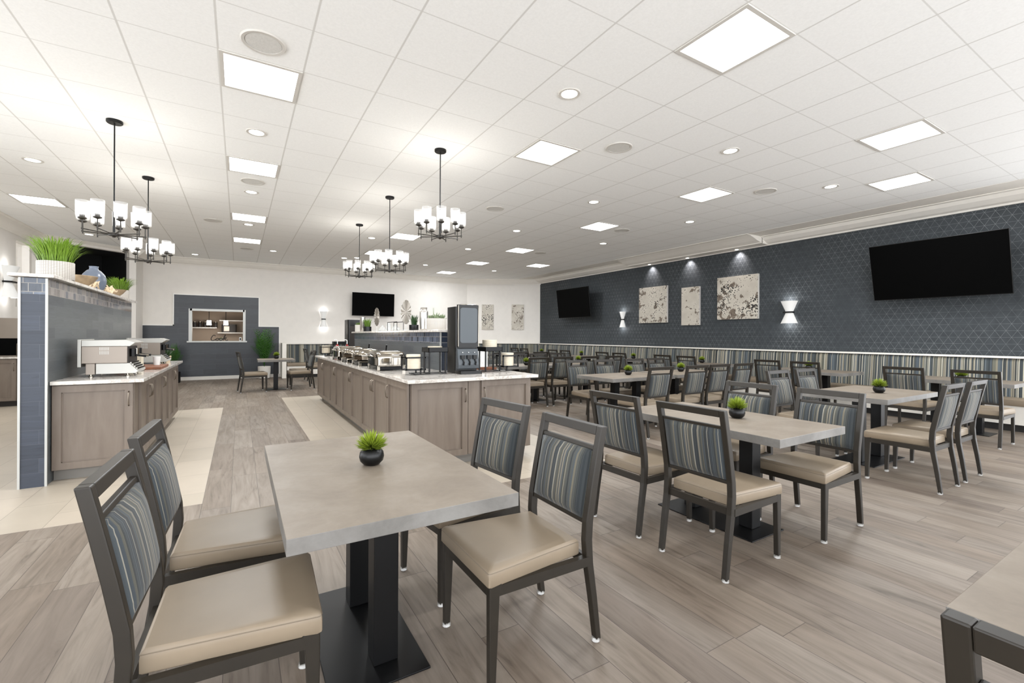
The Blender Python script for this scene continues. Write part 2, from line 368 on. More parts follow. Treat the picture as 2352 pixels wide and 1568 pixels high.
box(bm,OX0-.07,OX1+.07,YB-.09,YB+.16,OZ0-.03,OZ0+.012)
S(obj('window_1',bm,M['trim']))
# side room seen through the opening
bm=B(); box(bm,-2.2,1.2,YB+1.5,YB+1.55,0,2.6); box(bm,-2.2,-2.15,YB+.16,YB+1.55,0,2.6); box(bm,1.15,1.2,YB+.16,YB+1.55,0,2.6); box(bm,-2.2,1.2,YB+.16,YB+1.55,2.5,2.6)
S(obj('wall_pantry',bm,M['tan']))
# wall end strip on the left, chamfer wall with big dark opening
bm=B(); box(bm,-2.47,-2.33,15.3,YB,0,CZ); S(obj('wall_back_left_return',bm,M['wall']))
P=Vector((-2.45,15.38)); Q=Vector((-4.05,14.02)); d=(Q-P).normalized(); n=Vector((-d.y,d.x)); 
if n.y<0: n=-n
def cw(u0,u1,z0,z1,off0=0,off1=.14):
    a=P+d*u0;b=P+d*u1
    return [tuple(a+n*off0),tuple(b+n*off0),tuple(b+n*off1),tuple(a+n*off1)],z0,z1
bm=B()
for q in (cw(-.1,.02,0,CZ),cw(1.38,2.2,0,CZ),cw(.02,1.38,0,1.2),cw(.02,1.38,3.46,CZ)): prism(bm,*q,'z')
S(obj('wall_left_corner',bm,M['wall']))
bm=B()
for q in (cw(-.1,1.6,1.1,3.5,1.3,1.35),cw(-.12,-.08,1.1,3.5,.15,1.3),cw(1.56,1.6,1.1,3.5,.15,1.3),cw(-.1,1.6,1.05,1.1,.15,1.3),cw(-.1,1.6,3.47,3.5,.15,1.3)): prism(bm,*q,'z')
S(obj('window_2',bm,M['unlit_room']))  # darkness of the unlit room is put into this near-black colour
bm=B(); XL=-3.95
box(bm,XL-.12,XL,7.5,13.27,0,CZ); box(bm,XL-.12,XL,13.27,14.1,0,1.9); box(bm,XL-.12,XL,13.27,14.1,3.27,CZ); box(bm,XL-.12,XL,13.98,14.1,1.9,3.27)
box(bm,XL-.9,XL-.85,13.0,14.5,1.8,3.4); box(bm,XL-.9,XL-.12,14.3,14.4,1.8,3.4); box(bm,XL-.9,XL-.12,13.0,14.4,3.35,3.4); box(bm,XL-.9,XL-.12,13.0,14.4,1.8,1.88)
S(obj('wall_left',bm,M['wall']))
# crowns
PR=[(0,-.20),(.02,-.20),(.03,-.17),(.07,-.15),(.13,-.09),(.17,-.03),(.21,-.02),(.21,0)]
def crown(name,Pt,Qt,prof=PR,mat=None):
    P_=Vector(Pt);Q_=Vector(Qt); d=(Q_-P_).normalized(); n=Vector((d.y,-d.x))
    bm=B(); pr=prof+[(0,0)]
    A=[bm.verts.new((*(P_+n*o),CZ+z)) for o,z in pr]; C=[bm.verts.new((*(Q_+n*o),CZ+z)) for o,z in pr]
    for i in range(len(pr)): bm.faces.new((A[i],A[(i+1)%len(pr)],C[(i+1)%len(pr)],C[i]))
    bm.faces.new(A[::-1]); bm.faces.new(C)
    S(obj(name,bm,mat or M['crownm']))
big=[(o*1.25,z*1.0) for o,z in PR]
crown('trim_3',(-2.33,YB),(7.78,YB)); crown('trim_4',(7.68,YB),(XR,14.75)); 
RP=[(0,-.165),(.03,-.165),(.05,-.14),(.12,-.125),(.24,-.07),(.3,-.02),(.36,-.015),(.36,0)]
crown('trim_5',(XR,14.95),(XR,1.2),RP)
crown('trim_6',(XR-.28,9.73),(XR-.28,5.73),[(0,-.15),(.05,-.15),(.07,-.13),(.2,-.10),(.36,-.05),(.5,-.015),(.58,-.01),(.58,0)])
bm=B(); box(bm,XR-.3,XR,5.73,9.73,CZ-.15,CZ); S(obj('trim_7',bm,M['crownm']))
crown('trim_8',(XL,-3.5),(XL,14.05)); crown('trim_9',(-4.05,14.02),(-2.45,15.38),[(o*.5,z*.35) for o,z in PR]); crown('trim_10',(-2.33,15.3),(-2.33,YB))
bm=B(); box(bm,-2.33,1.1,YB-.045,YB,0,.1); box(bm,1.1,7.7,YB-.03,YB,0,.1); S(obj('baseboard_back',bm,M['white']))

# ================= CEILING FIXTURES =================
def gx(i): return (i-.24932)*T
def gy(j): return (j+5.91246)*T
def make_panel():
    t=empty('ceiling_light_panel'); tag(t,None,'ceiling light','square recessed light panels in the tiled ceiling')
    bm=B(); w=.30
    for a in ((-w,w,-w,-w+.03),(-w,w,w-.03,w),(-w,-w+.03,-w+.03,w-.03),(w-.03,w,-w+.03,w-.03)): box(bm,a[0],a[1],a[2],a[3],-.008,0)
    obj('frame',bm,M['white'],t)
    bm=B(); box(bm,-.27,.27,-.27,.27,-.005,-.001); obj('diffuser',bm,M['panel'],t)
    return t
pans=[(.5,1.5),(.5,5.5),(.5,10.5),(.5,14.5),(5.5,-2.5),(5.5,1.5),(5.5,10.5),(5.5,14.5),(10.5,-2.5),(10.5,1.5),(10.5,5.5),(10.5,10.5),(10.5,14.5),(10.5,18.5),(13.5,-1.5),(13.5,13.5),(-4.5,11.5)]
PL=['large square light panel nearest the first round speaker above the left buffet aisle','second square light panel in the column above the left aisle','third square light panel in the column above the left aisle','farthest square light panel in the column above the left aisle',
'biggest bright light panel near the top right of the ceiling','square light panel to the right of the tall hanging chandelier','light panel seen just left of the chandelier over the cereal dispenser','small light panel seen behind the middle island chandelier',
'light panel over the window-side tables, largest at far right','light panel in the right column beside two downlights','light panel in the right column, fourth from the back wall','light panel in the right column, third from the back wall','light panel in the right column, second from the back wall','farthest small light panel in the right column near the back wall',
'light panel closest to the dark wallpapered wall','small light panel near the far corner of the dark wall','slanted light panel at the far left over the kitchen side']
pan0=make_panel()
def area(name,loc,size,power,par=None,color=(1,.98,.95)):
    L=bpy.data.lights.new(name,'AREA'); L.shape='SQUARE'; L.size=size; L.energy=power; L.color=color
    o=bpy.data.objects.new(name,L); COL.objects.link(o); o.location=loc
    if par: o.parent=par
    return o
AL=bpy.data.lights.new('panel_lamp','AREA'); AL.shape='SQUARE'; AL.size=.54; AL.energy=PANEL_W; AL.color=(.93,.97,1)
lamp=bpy.data.objects.new('panel_lamp',AL); COL.objects.link(lamp); lamp.location=(0,0,-.012); lamp.parent=pan0
for k,(i,j) in enumerate(pans):
    lab=PL[k]
    if k==0: o=pan0; o.location=(gx(i),gy(j),CZ); o['label']=lab
    else: dup(pan0,(gx(i),gy(j),CZ),0,lab)
# downlights
def make_dl():
    t=empty('recessed_downlight'); tag(t,None,'downlight','small round recessed downlights')
    bm=B(); lathe(bm,[(.072,-.001),(.075,-.006),(.098,-.008),(.105,-.001),(.105,0)],n=32); obj('trim_ring',bm,M['white'],t,True)
    bm=B(); lathe(bm,[(0,-.003),(.073,-.003)],n=32); obj('lens',bm,M['dl'],t)
    return t
dl0=make_dl()
DL=bpy.data.lights.new('downlight_lamp','SPOT'); DL.energy=DOWN_W*4; DL.spot_size=R(110); DL.spot_blend=.8; DL.shadow_soft_size=.06; DL.color=(1,.97,.92)
dlo=bpy.data.objects.new('downlight_lamp',DL); COL.objects.link(dlo); dlo.location=(0,0,-.02); dlo.parent=dl0
dls=[(4.5,-.5,'largest downlight, at top centre of the ceiling'),(8.5,-.5,'downlight in the right part of the ceiling between two speakers'),(12.5,-.5,'downlight just left of the light panel nearest the dark wall'),(8.5,3.5,'downlight below the ceiling speaker beside the bright centre panel'),(12.5,3.5,'downlight above the two left artworks of the dark wall'),(12.5,7.5,'downlight above the far screen on the dark wall'),(8.5,7.5,'downlight left of the third right-column light panel'),
(.5,3.5,'first downlight in the left aisle column below the big panel'),(.5,7.5,'second downlight in the left aisle column'),(.5,11.5,'third downlight in the left aisle column'),(-1.5,19.3,'small downlight near the back wall above the slate panel left side'),(1.5,16.4,'small downlight near the back wall right of the aisle panels'),(-3.5,7.5,'downlight at far left beside the first chandelier canopy'),(-4.5,16.4,'downlight seen through the left chandelier'),(4.5,11.4,'downlight left of the tall central chandelier shades'),(4.5,16.6,'small downlight seen beside the farthest island chandelier'),(8.5,11.4,'downlight between the far right-column light panels'),(8.5,16.5,'downlight near the middle of the back wall crown'),(12.5,16.4,'downlight in the far right corner near the angled wall'),(5.0,16.2,'tiny downlight above the back wall television')]
for k,(i,j,lab) in enumerate(dls):
    if k==0: dl0.location=(gx(i),gy(j),CZ); dl0['label']=lab
    else: dup(dl0,(gx(i),gy(j),CZ),0,lab)
# speakers
t=empty('ceiling_speaker'); tag(t,'large round ceiling speaker nearest the first light panel','speaker','round ceiling speakers')
bm=B(); lathe(bm,[(.125,0),(.128,-.008),(.15,-.01),(.158,0)],n=40); obj('rim',bm,M['white'],t,True)
bm=B(); lathe(bm,[(0,-.006),(.125,-.006)],n=40); obj('grille',bm,M['spk'],t)
sp0=t
for k,(x,y,lab) in enumerate([(.15,3.95,0),(.16,7.6,'round ceiling speaker just below the second aisle light panel'),(-.45,10.6,'round ceiling speaker alone left of the aisle light column'),(.16,13.6,'faint round speaker below the farthest aisle light panel'),(3.83,3.93,'round ceiling speaker right of the centre light panel'),(3.83,6.95,'round ceiling speaker above the hanging chandelier to its right'),(6.87,3.93,'round ceiling speaker in the right ceiling between panel and downlight'),(6.87,6.95,'round ceiling speaker right of the third right-column panel'),(6.9,10.0,'small far round speaker near the angled corner')]):
    if k==0: sp0.location=(x,y,CZ)
    else: dup(sp0,(x,y,CZ),0,lab)
# artwork spotlights under the box
t=empty('artwork_spotlight'); tag(t,'soffit spotlight over the left square artwork','spotlight','spotlights over the dark wall artworks')
bm=B(); cyl(bm,(0,0,0),(0,0,-.012),.05,n=24); obj('housing',bm,M['white'],t,True); bm=B(); lathe(bm,[(0,-.0135),(.04,-.0135)],n=24); obj('lens',bm,M['dl'],t)
SL=bpy.data.lights.new('spot_lamp','SPOT'); SL.energy=22; SL.spot_size=R(95); SL.spot_blend=.9; SL.shadow_soft_size=.02; SL.color=(1,.93,.93)
so=bpy.data.objects.new('spot_lamp',SL); COL.objects.link(so); so.location=(0,0,-.02); so.rotation_euler=(0,-R(28),0); so.parent=t
for k,(y,lab) in enumerate([(9.09,0),(7.81,'soffit spotlight over the narrow middle artwork'),(6.43,'soffit spotlight over the largest square artwork')]):
    if k==0: t.location=(XR-.13,y,CZ-.15)
    else: dup(t,(XR-.13,y,CZ-.15),0,lab)

# chandeliers
def make_chand(drop):
    t=empty('chandelier'); tag(t,None,'chandelier','nine-light chandeliers with clear glass shades')
    bm=B(); lathe(bm,[(0,-.03),(.062,-.03),(.07,-.022),(.07,0),(0,0)],n=32); obj('canopy',bm,M['black'],t,True)
    bm=B(); cyl(bm,(0,0,-.02),(0,0,-drop+.22),.0065,n=10); cyl(bm,(0,0,-drop+.24),(0,0,-drop),.011,n=12); obj('rod',bm,M['black'],t,True)
    bm=B(); lathe(bm,[(0,-.03),(.012,-.03),(.02,-.018),(.045,-.015),(.05,0),(.045,.015),(.015,.022),(0,.022)],c=(0,0,-drop),n=24); obj('hub',bm,M['frame'],t,True)
    for k in range(9):
        a=2*PI*k/9+.2; c,s=math.cos(a),math.sin(a); r=.255; z0=-drop
        bm=B(); tube(bm,[(c*.03,s*.03,z0),(c*(r+.01),s*(r+.01),z0+.012)],.006,8); cyl(bm,(c*r,s*r,z0-.012),(c*r,s*r,z0+.1),.006,n=8)
        lathe(bm,[(0,.098),(.012,.1),(.036,.112),(.036,.12),(.022,.128),(.022,.15),(0,.15)],c=(c*r,s*r,z0),n=16); ar=obj('arm',bm,M['frame'],t,True)
        bm=B(); lathe(bm,[(.025,.125),(.05,.128),(.054,.14),(.056,.29),(.054,.29),(.05,.14),(.025,.13)],c=(c*r,s*r,z0),n=24); obj('shade',bm,M['shade'],ar,True)
        bm=B(); lathe(bm,[(0,.15),(.014,.152),(.02,.175),(.032,.2),(.03,.225),(.015,.243),(0,.246)],c=(c*r,s*r,z0),n=16); obj('bulb',bm,M['bulb'],ar,True)
    L=bpy.data.lights.new('chandelier_lamp','POINT'); L.energy=6; L.shadow_soft_size=.25; L.color=(1,.96,.9)
    lo=bpy.data.objects.new('chandelier_lamp',L); COL.objects.link(lo); lo.parent=t; lo.location=(0,0,-drop+.36)
    return t
chl=[(-1.128,6.215,2.386,'chandelier nearest the left, over the front of the left counter'),(-1.118,8.2,2.386,'second left chandelier, partly behind the first one'),(2.061,5.11,2.535,'chandelier over the near end of the buffet island, rightmost'),(2.069,7.27,2.39,'middle chandelier over the buffet island, hanging low'),(2.065,9.4,2.53,'farthest small chandelier over the island, beside the middle one')]
for x,y,z,lab in chl:
    c=make_chand(CZ-z); c.location=(x,y,CZ); c['label']=lab

# ================= CHAIRS =================
def bezel(pts): return pts
def make_chair():
    t=empty('dining_chair'); tag(t,None,'chair')
    fr=M['frame']
    back=[(-.285,.012),(-.262,.2),(-.238,.36),(-.232,.46),(-.237,.54),(-.262,.68),(-.290,.82),(-.317,.945)]
    frnt=[(-.258,.012),(-.230,.2),(-.202,.36),(-.194,.46),(-.199,.54),(-.225,.68),(-.254,.82),(-.282,.945)]
    for s in (-1,1):
        y0,y1=(s*.196,s*.23)
        bm=B(); strip(bm,back,frnt,min(y0,y1),max(y0,y1)); l=obj('rear_leg',bm,fr,t,bevel=.004)
        bm=B(); lathe(bm,[(0,0),(.016,0),(.02,.004),(.018,.02),(0,.02)],c=(-.268,s*.213,0),n=14); obj('glide',bm,M['clear'],l,True)
        bm=B(); yy=s*.218
        L=[(.222,.40),(.232,.355),(.247,.012)]; Rr=[(.277,.40),(.277,.355),(.274,.012)]
        strip(bm,L,Rr,yy-.015,yy+.015); l=obj('front_leg',bm,fr,t,bevel=.004)
        bm=B(); lathe(bm,[(0,0),(.016,0),(.02,.004),(.018,.02),(0,.02)],c=(.260,yy,0),n=14); obj('glide',bm,M['clear'],l,True)
    bm=B()
    for y in (-.218,.218): box(bm,-.21,.24,y-.0148,y+.0148,.352,.392)
    box(bm,.245,.275,-.205,.205,.352,.392); box(bm,-.222,-.202,-.196,.196,.352,.392); obj('seat_frame',bm,fr,t)
    def rail(name,z0,z1,d0=0,d1=0):
        def off(z,a):
            for (x0,za),(x1,zb) in zip(a,a[1:]):
                if za<=z<=zb: return x0+(x1-x0)*(z-za)/(zb-za)
            return a[-1][0]
        bm=B(); strip(bm,[(off(z0,back)+d0,z0),(off(z1,back)+d0,z1)],[(off(z0,frnt)-d1,z0),(off(z1,frnt)-d1,z1)],-.196,.196); return obj(name,bm,fr,t,bevel=.003)
    rail('top_rail',.905,.9449); rail('back_rail',.838,.856,.008,.008); rail('lower_rail',.525,.545,.008,.008)
    # upholstered back: curved pad
    bm=B(); nz=10; ny=10
    for side in (0,1):
        G=[]
        for i in range(nz+1):
            row=[]
            for j in range(ny+1):
                v=i/nz; u=j/ny; z=.547+(.835-.547)*v; y=-.19+.38*u
                cx=-.219+(-.275+.219)*((z-.547)/.288)
                th=.012+.026*(1-(2*u-1)**8)*(1-(2*v-1)**8)*(1-.35*(2*u-1)**2)*(1-.2*(2*v-1)**2)
                x=cx+(th*1.15 if side else -th*.62)
                row.append(bm.verts.new((x,y,z)))
            G.append(row)
        for i in range(nz):
            for j in range(ny): bm.faces.new((G[i][j],G[i][j+1],G[i+1][j+1],G[i+1][j]))
        if side==0: G0=G
    for i in range(nz):
        bm.faces.new((G0[i][0],G0[i+1][0],G[i+1][0],G[i][0])); bm.faces.new((G0[i][ny],G[i][ny],G[i+1][ny],G0[i+1][ny]))
    for j in range(ny):
        bm.faces.new((G0[0][j],G[0][j],G[0][j+1],G0[0][j+1])); bm.faces.new((G0[nz][j],G0[nz][j+1],G[nz][j+1],G[nz][j]))
    obj('backrest',bm,M['stripe'],t,'full')
    # seat cushion
    bm=B(); sc=[(.283,.252),(.27,.262)]
    out=[(-.188,-.19),(.272,-.237),(.281,-.234),(.284,-.225),(.284,.225),(.281,.234),(.272,.237),(-.188,.19)]
    def ring(sc_,z): return [bm.verts.new(((x-.06)*sc_+.06,y*sc_,z)) for x,y in out]
    lv=[(.975,.389),(1,.396),(1,.432),(.992,.449),(.955,.459),(.8,.4635),(.4,.465)]
    rs=[ring(a,b) for a,b in lv]; k=len(out)
    for A,C in zip(rs,rs[1:]):
        for i in range(k): bm.faces.new((A[i],A[(i+1)%k],C[(i+1)%k],C[i]))
    bm.faces.new(rs[-1]); bm.faces.new(rs[0][::-1]); obj('seat',bm,M['seat'],t,True)
    bm=B(); o2=[((x-.06)*.994+.06,y*.994,.4465) for x,y in out]; tube(bm,o2+[o2[0]],.0018,6); obj('seat_piping',bm,M['piping'],t,True)
    return t
CH0=make_chair(); used=[0]
def chair(x,y,deg,label,group):
    if not used[0]:
        used[0]=1; CH0.location=(x,y,0); CH0.rotation_euler=(0,0,R(deg)); CH0['label']=label; CH0['group']=group; return CH0
    return dup(CH0,(x,y,0),R(deg),label,group)
G1='striped back dining chairs at the nearest table'
chair(1.09,1.735,180,'striped-back chair in the lower centre, whole beige seat in view, right side of nearest table',G1)
chair(1.10,2.36,187,'striped-back chair tucked under the right side of the nearest table behind another chair',G1)
chair(-.04,1.80,-2.4,'closest chair at the lower left with large beige seat filling the corner',G1)
chair(-.04,2.45,-2.4,'chair behind the closest lower left chair, seat under the nearest table',G1)
G2='striped back dining chairs at the middle front table'
chair(2.555,1.74,1.5,'chair seen from behind, left side of middle front table, nearest the viewer',G2)
chair(2.56,2.375,1.5,'chair seen from behind, left side of middle front table, the one tucked further back',G2)
chair(3.55,1.70,180,'chair with its full seat showing on the right side of middle front table',G2)
chair(3.555,2.32,180,'chair on the right side of middle front table, behind its plant',G2)
G3='striped back dining chairs at the right front table'
chair(5.39,1.70,90,'side-on chair with pale backlit backrest at right, nearer of the pair',G3)
chair(6.03,1.70,90,'side-on chair with pale backlit backrest at right, second of the pair',G3)
chair(5.62,2.76,-90,'blue-lit chair facing the viewer behind the right front table, left one',G3)
chair(6.26,2.76,-90,'blue-lit chair facing the viewer behind the right front table, right one',G3)
chair(1.19,.012,0,'dark chair back cropped in the lower right corner of the picture','striped back dining chairs at the cropped corner table')
G4='striped back dining chairs in the second row of tables'
for x,l in ((4.83,'leftmost backlit chair turned to the second-row table'),(5.58,'second backlit chair along the near side of the second-row tables'),(6.10,'third backlit chair along the near side of the second-row tables'),(6.69,'fourth backlit chair along the near side of the second-row tables')): chair(x,4.44,90,l,G4)
for x,l in ((4.85,'chair facing the viewer behind the left corner of the second-row table'),(5.46,'second chair facing the viewer behind the second-row tables'),(6.2,'third chair facing the viewer behind the second-row tables'),(6.77,'fourth chair facing the viewer behind the second-row tables')): chair(x,5.65,-90,l,G4)
G5='striped back dining chairs in the third row of tables'
for x,l in ((4.85,'chair beside the island corner in the third row, backrest leaning right'),(5.42,'second chair from the island corner in the third row'),(6.1,'third chair along the near side of the third-row tables'),(6.75,'fourth chair along the near side of the third-row tables')): chair(x,7.34,90,l,G5)
for x,l in ((4.85,'chair behind the left third-row table, mostly hidden by the chair at the island corner'),(5.45,'second chair behind the left third-row table'),(6.05,'chair behind the right third-row table, left one'),(6.62,'chair behind the right third-row table, right one')): chair(x,8.55,-90,l,G5)
G6='striped back dining chairs in the fourth row of tables'
for x,l in ((4.85,'leftmost chair of the far fourth row, behind the napkin stand'),(5.45,'second chair of the far fourth row'),(6.02,'third chair of the far fourth row'),(6.62,'fourth chair of the far fourth row')): chair(x,9.85,90,l,G6)
G7='striped back chairs facing the long wall bench'
bt=[2.32,4.28,6.62,8.58,10.75,12.95]; ordn=['nearest','second','third','fourth','fifth','sixth']
for k,y in enumerate(bt):
    dy=(.30,.34) if k else (.26,.46)
    chair(8.19 if k==0 else 8.38,y+dy[0]+(.0),0,'left chair at the %s bench table counted from the window side'%ordn[k],G7)
    chair(8.19 if k==0 else 8.36,y-dy[1],0,'right chair at the %s bench table counted from the window side'%ordn[k],G7)
G8='striped back chairs near the slate feature wall'
chair(.27,12.33,8,'lone chair on the left of the small far table by the slate wall',G8)
chair(1.32,12.38,186,'chair on the right of the small far table by the slate wall',G8)
chair(1.42,13.1,180,'far chair just behind the right chair of the small far table',G8)
chair(1.95,14.5,4,'far chair turned to the back bench, beside the slate wall edge',G8)

# ================= TABLES =================
def make_table(lx,ly,posts,pl,ox=0):
    t=empty('dining_table'); tag(t,None,'table')
    bm=B(); box(bm,-lx/2,lx/2,-ly/2,ly/2,.695,.747)
    bm.faces.ensure_lookup_table()
    o=obj('tabletop',bm,[M['top'],M['edge']],t,bevel=.002)
    for p in o.data.polygons:
        if abs(p.normal.z)<.5: p.material_index=1
    for px,py in posts:
        bm=B(); box(bm,px-.05,px+.05,py-.05,py+.05,.008,.69); obj('post',bm,M['black'],t,bevel=.004)
    bm=B(); box(bm,ox-pl[0]/2,ox+pl[0]/2,-pl[1]/2,pl[1]/2,0,.008); obj('base_plate',bm,M['black'],t,bevel=.002)
    bm=B(); box(bm,-min(.25,lx/2-.08),min(.25,lx/2-.08),-min(.25,ly/2-.08),min(.25,ly/2-.08),.688,.6945); obj('mounting_plate',bm,M['black'],t)
    return t
GT='stone look laminate dining tables on black pedestals'
TY=make_table(.80,1.31,[(0,-.23),(0,.23)],(.38,.78),-.04); TX=make_table(1.31,.80,[(-.23,0),(.23,0)],(.78,.40)); TS=make_table(.8,.8,[(0,0)],(.44,.44))
def table(proto,x,y,label,first):
    if first: proto.location=(x,y,0); proto['label']=label; proto['group']=GT; return proto
    return dup(proto,(x,y,0),0,label,GT)
table(TY,.52,2.125,'nearest table at lower left with stone look top and grass ball',True)
table(TY,3.11,2.11,'middle front table with chairs on both sides and double black post',False)
table(TY,1.755,-.29,'pale table corner cropped at the lower right edge',False)
table(TX,6.02,2.27,'right front table ringed by side-on chairs',True)
table(TX,5.16,5.12,'left table of the second row with double black posts showing',False)
table(TX,6.56,5.15,'right table of the second row behind backlit chairs',False)
table(TX,5.12,7.95,'left table of the third row beside the island corner',False)
table(TX,6.55,7.98,'right table of the third row',False)
table(TX,5.15,10.5,'left table of the far fourth row',False)
table(TX,6.55,10.5,'right table of the far fourth row',False)
for k,y in enumerate(bt): table(TY,9.03,y,'%s bench table counted from the window side, against the long striped bench'%ordn[k],False)
table(TS,.78,12.62,'small square far table by the slate feature wall',True)

# grass ball plants
def blades(bm,n,rad,h,spread,w,cz=0,droop=.3,seed=1,segs=3):
    rnd=random.Random(seed)
    for k in range(n):
        a=rnd.uniform(0,2*PI); rr=rad*math.sqrt(rnd.random()); lean=spread*(.15+.85*(rr/rad if rad else 1))*rnd.uniform(.7,1.25)
        b=Vector((rr*math.cos(a),rr*math.sin(a),cz)); a2=a+rnd.uniform(-.5,.5); hh=h*rnd.uniform(.65,1.1)
        side=Vector((-math.sin(a2),math.cos(a2),0))*w*rnd.uniform(.7,1.2); prev=None
        for i in range(segs+1):
            f=i/segs; out=lean*(f**1.3); z=hh*(math.sin(min(f*(1-.25*droop*lean/max(h,.01)),1)*PI/2)-droop*f*f*lean/max(h,.01)*.5)
            p=b+Vector((math.cos(a2)*out,math.sin(a2)*out,z)); ww=(1-f)**.8
            cur=(bm.verts.new(p-side*ww),bm.verts.new(p+side*ww)) if i<segs else (bm.verts.new(p),)
            if prev:
                if len(cur)==2: bm.faces.new((prev[0],prev[1],cur[1],cur[0]))
                else: bm.faces.new((prev[0],prev[1],cur[0]))
            prev=cur
def make_ball():
    t=empty('potted_grass_plant'); tag(t,None,'plant','small grass plants in round black bowls on the tables')
    bm=B(); lathe(bm,[(0,0),(.026,0),(.036,.004),(.051,.02),(.056,.04),(.052,.06),(.04,.074),(.036,.076),(.034,.072),(0,.068)],n=36); obj('bowl',bm,M['bpot'],t,'full')
    bm=B()
    rnd=random.Random(3)
    for k in range(420):
        # radial spikes from a small core
        th=rnd.uniform(0,2*PI); ph=math.acos(rnd.uniform(-.12,1)); d=Vector((math.sin(ph)*math.cos(th),math.sin(ph)*math.sin(th),math.cos(ph)))
        c=Vector((0,0,.078)); p0=c+d*.012; L=rnd.uniform(.05,.072)*(1.0 if d.z>0 else .9); side=d.cross(Vector((rnd.uniform(-1,1),rnd.uniform(-1,1),rnd.uniform(-1,1)))).normalized()*.0028
        up=Vector((0,0,.010)); mid=p0+d*L*.55+up*.3; tip=p0+d*L+up
        a,b2=bm.verts.new(p0-side*.7),bm.verts.new(p0+side*.7); c1,c2=bm.verts.new(mid-side),bm.verts.new(mid+side); e1=bm.verts.new(tip)
        bm.faces.new((a,b2,c2,c1)); bm.faces.new((c1,c2,e1))
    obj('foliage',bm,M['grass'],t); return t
BL=make_ball(); fb=[1]
def ball(x,y,label,s=1.0):
    o=BL if fb[0] else dup(BL,(x,y,.747),random.uniform(0,6),label)
    fb[0]=0; o.location=(x,y,.747); o['label']=label; o.scale=(s,s,s); return o
ball(.528,2.13,'grass ball in black bowl on the nearest table')
ball(3.16,2.01,'grass ball in black bowl on the middle front table')
ball(5.98,2.16,'grass ball in low black bowl on the right front table')
ball(5.22,5.13,'grass ball on the left table of the second row')
ball(6.55,5.2,'grass ball on the right table of the second row')
ball(5.08,7.85,'grass ball on the third-row table beside the island corner')
ball(6.7,8.15,'grass ball on the right third-row table')
for k,(y,x) in enumerate(((2.2,8.75),(4.42,9.2),(6.72,9.2),(8.85,9.2),(11.1,9.25),(13.3,9.25))): ball(x,y,'grass ball on the %s bench table from the window side'%ordn[k])
ball(.80,12.75,'grass ball on the small far table by the slate wall',1.1)

# ================= BENCH =================
def bench_seg(name,P_,Q_,label,mat,nmod):
    """P->Q along the wall with the room on the right-hand side; local x along, y into room (negative)"""
    P_=Vector(P_);Q_=Vector(Q_); L=(Q_-P_).length; ang=math.atan2(Q_.y-P_.y,Q_.x-P_.x)
    t=empty(name,(P_.x,P_.y,0),ang,label,'bench')
    # local: x 0..L, y 0 (wall) to -.62 (front)
    bm=B(); box(bm,0,L,-.15,-.0,1.045,1.075); obj('cap_rail',bm,M['crownm'],t,bevel=.004)
    for k in range(nmod):
        x0=L*k/nmod+.003; x1=L*(k+1)/nmod-.003
        bk=[(-.035,.43),(-.03,.55),(-.02,.8),(-.01,.98),(-.01,1.043)]; ft=[(-.16,.43),(-.145,.55),(-.115,.75),(-.10,.90),(-.115,.99),(-.085,1.03),(-.03,1.043)]
        # back pad outline
        bm=B(); pts=[(-.012,.44),(-.17,.44),(-.165,.55),(-.14,.75),(-.125,.92),(-.118,.99),(-.10,1.03),(-.075,1.044),(-.012,1.044)]
        A=[bm.verts.new((x0,a,b)) for a,b in pts]; C=[bm.verts.new((x1,a,b)) for a,b in pts]
        for i in range(len(pts)): bm.faces.new((A[i],A[(i+1)%len(pts)],C[(i+1)%len(pts)],C[i]))
        bm.faces.new(A[::-1]); bm.faces.new(C); obj('back_cushion',bm,mat,t,True)
        bm=B(); box(bm,x0,x1,-.62,-.155,.37,.462); obj('seat_cushion',bm,M['seat'],t,bevel=.018,smooth=True)
    bm=B(); box(bm,0,L,-.58,-.02,.1,.368); obj('base',bm,M['crownm'],t)
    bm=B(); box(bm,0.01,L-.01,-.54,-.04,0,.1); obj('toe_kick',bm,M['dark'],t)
    return t
bench_seg('wall_bench',(XR-.005,14.70),(XR-.005,1.25),'long striped wall bench with cream seat along the dark wallpapered wall',m_stripe('striped_bench_fabric_long','X',2.0),7)
bench_seg('wall_bench',(7.72,16.29),(10.12,14.815),'short striped bench section across the angled corner wall',m_stripe('striped_bench_fabric_corner','X',2.0),1)
bench_seg('wall_bench',(1.28,YB-.035),(7.5,YB-.035),'striped bench along the back wall right of the slate panel',m_stripe('striped_bench_fabric_rear','X',2.0),3)
bm=B(); box(bm,1.14,1.26,YB-.66,YB-.035,0,1.09); o=tag(obj('bench_end_panel',bm,M['crownm'],bevel=.004),'white end panel closing the back bench beside the slate wall','panel')

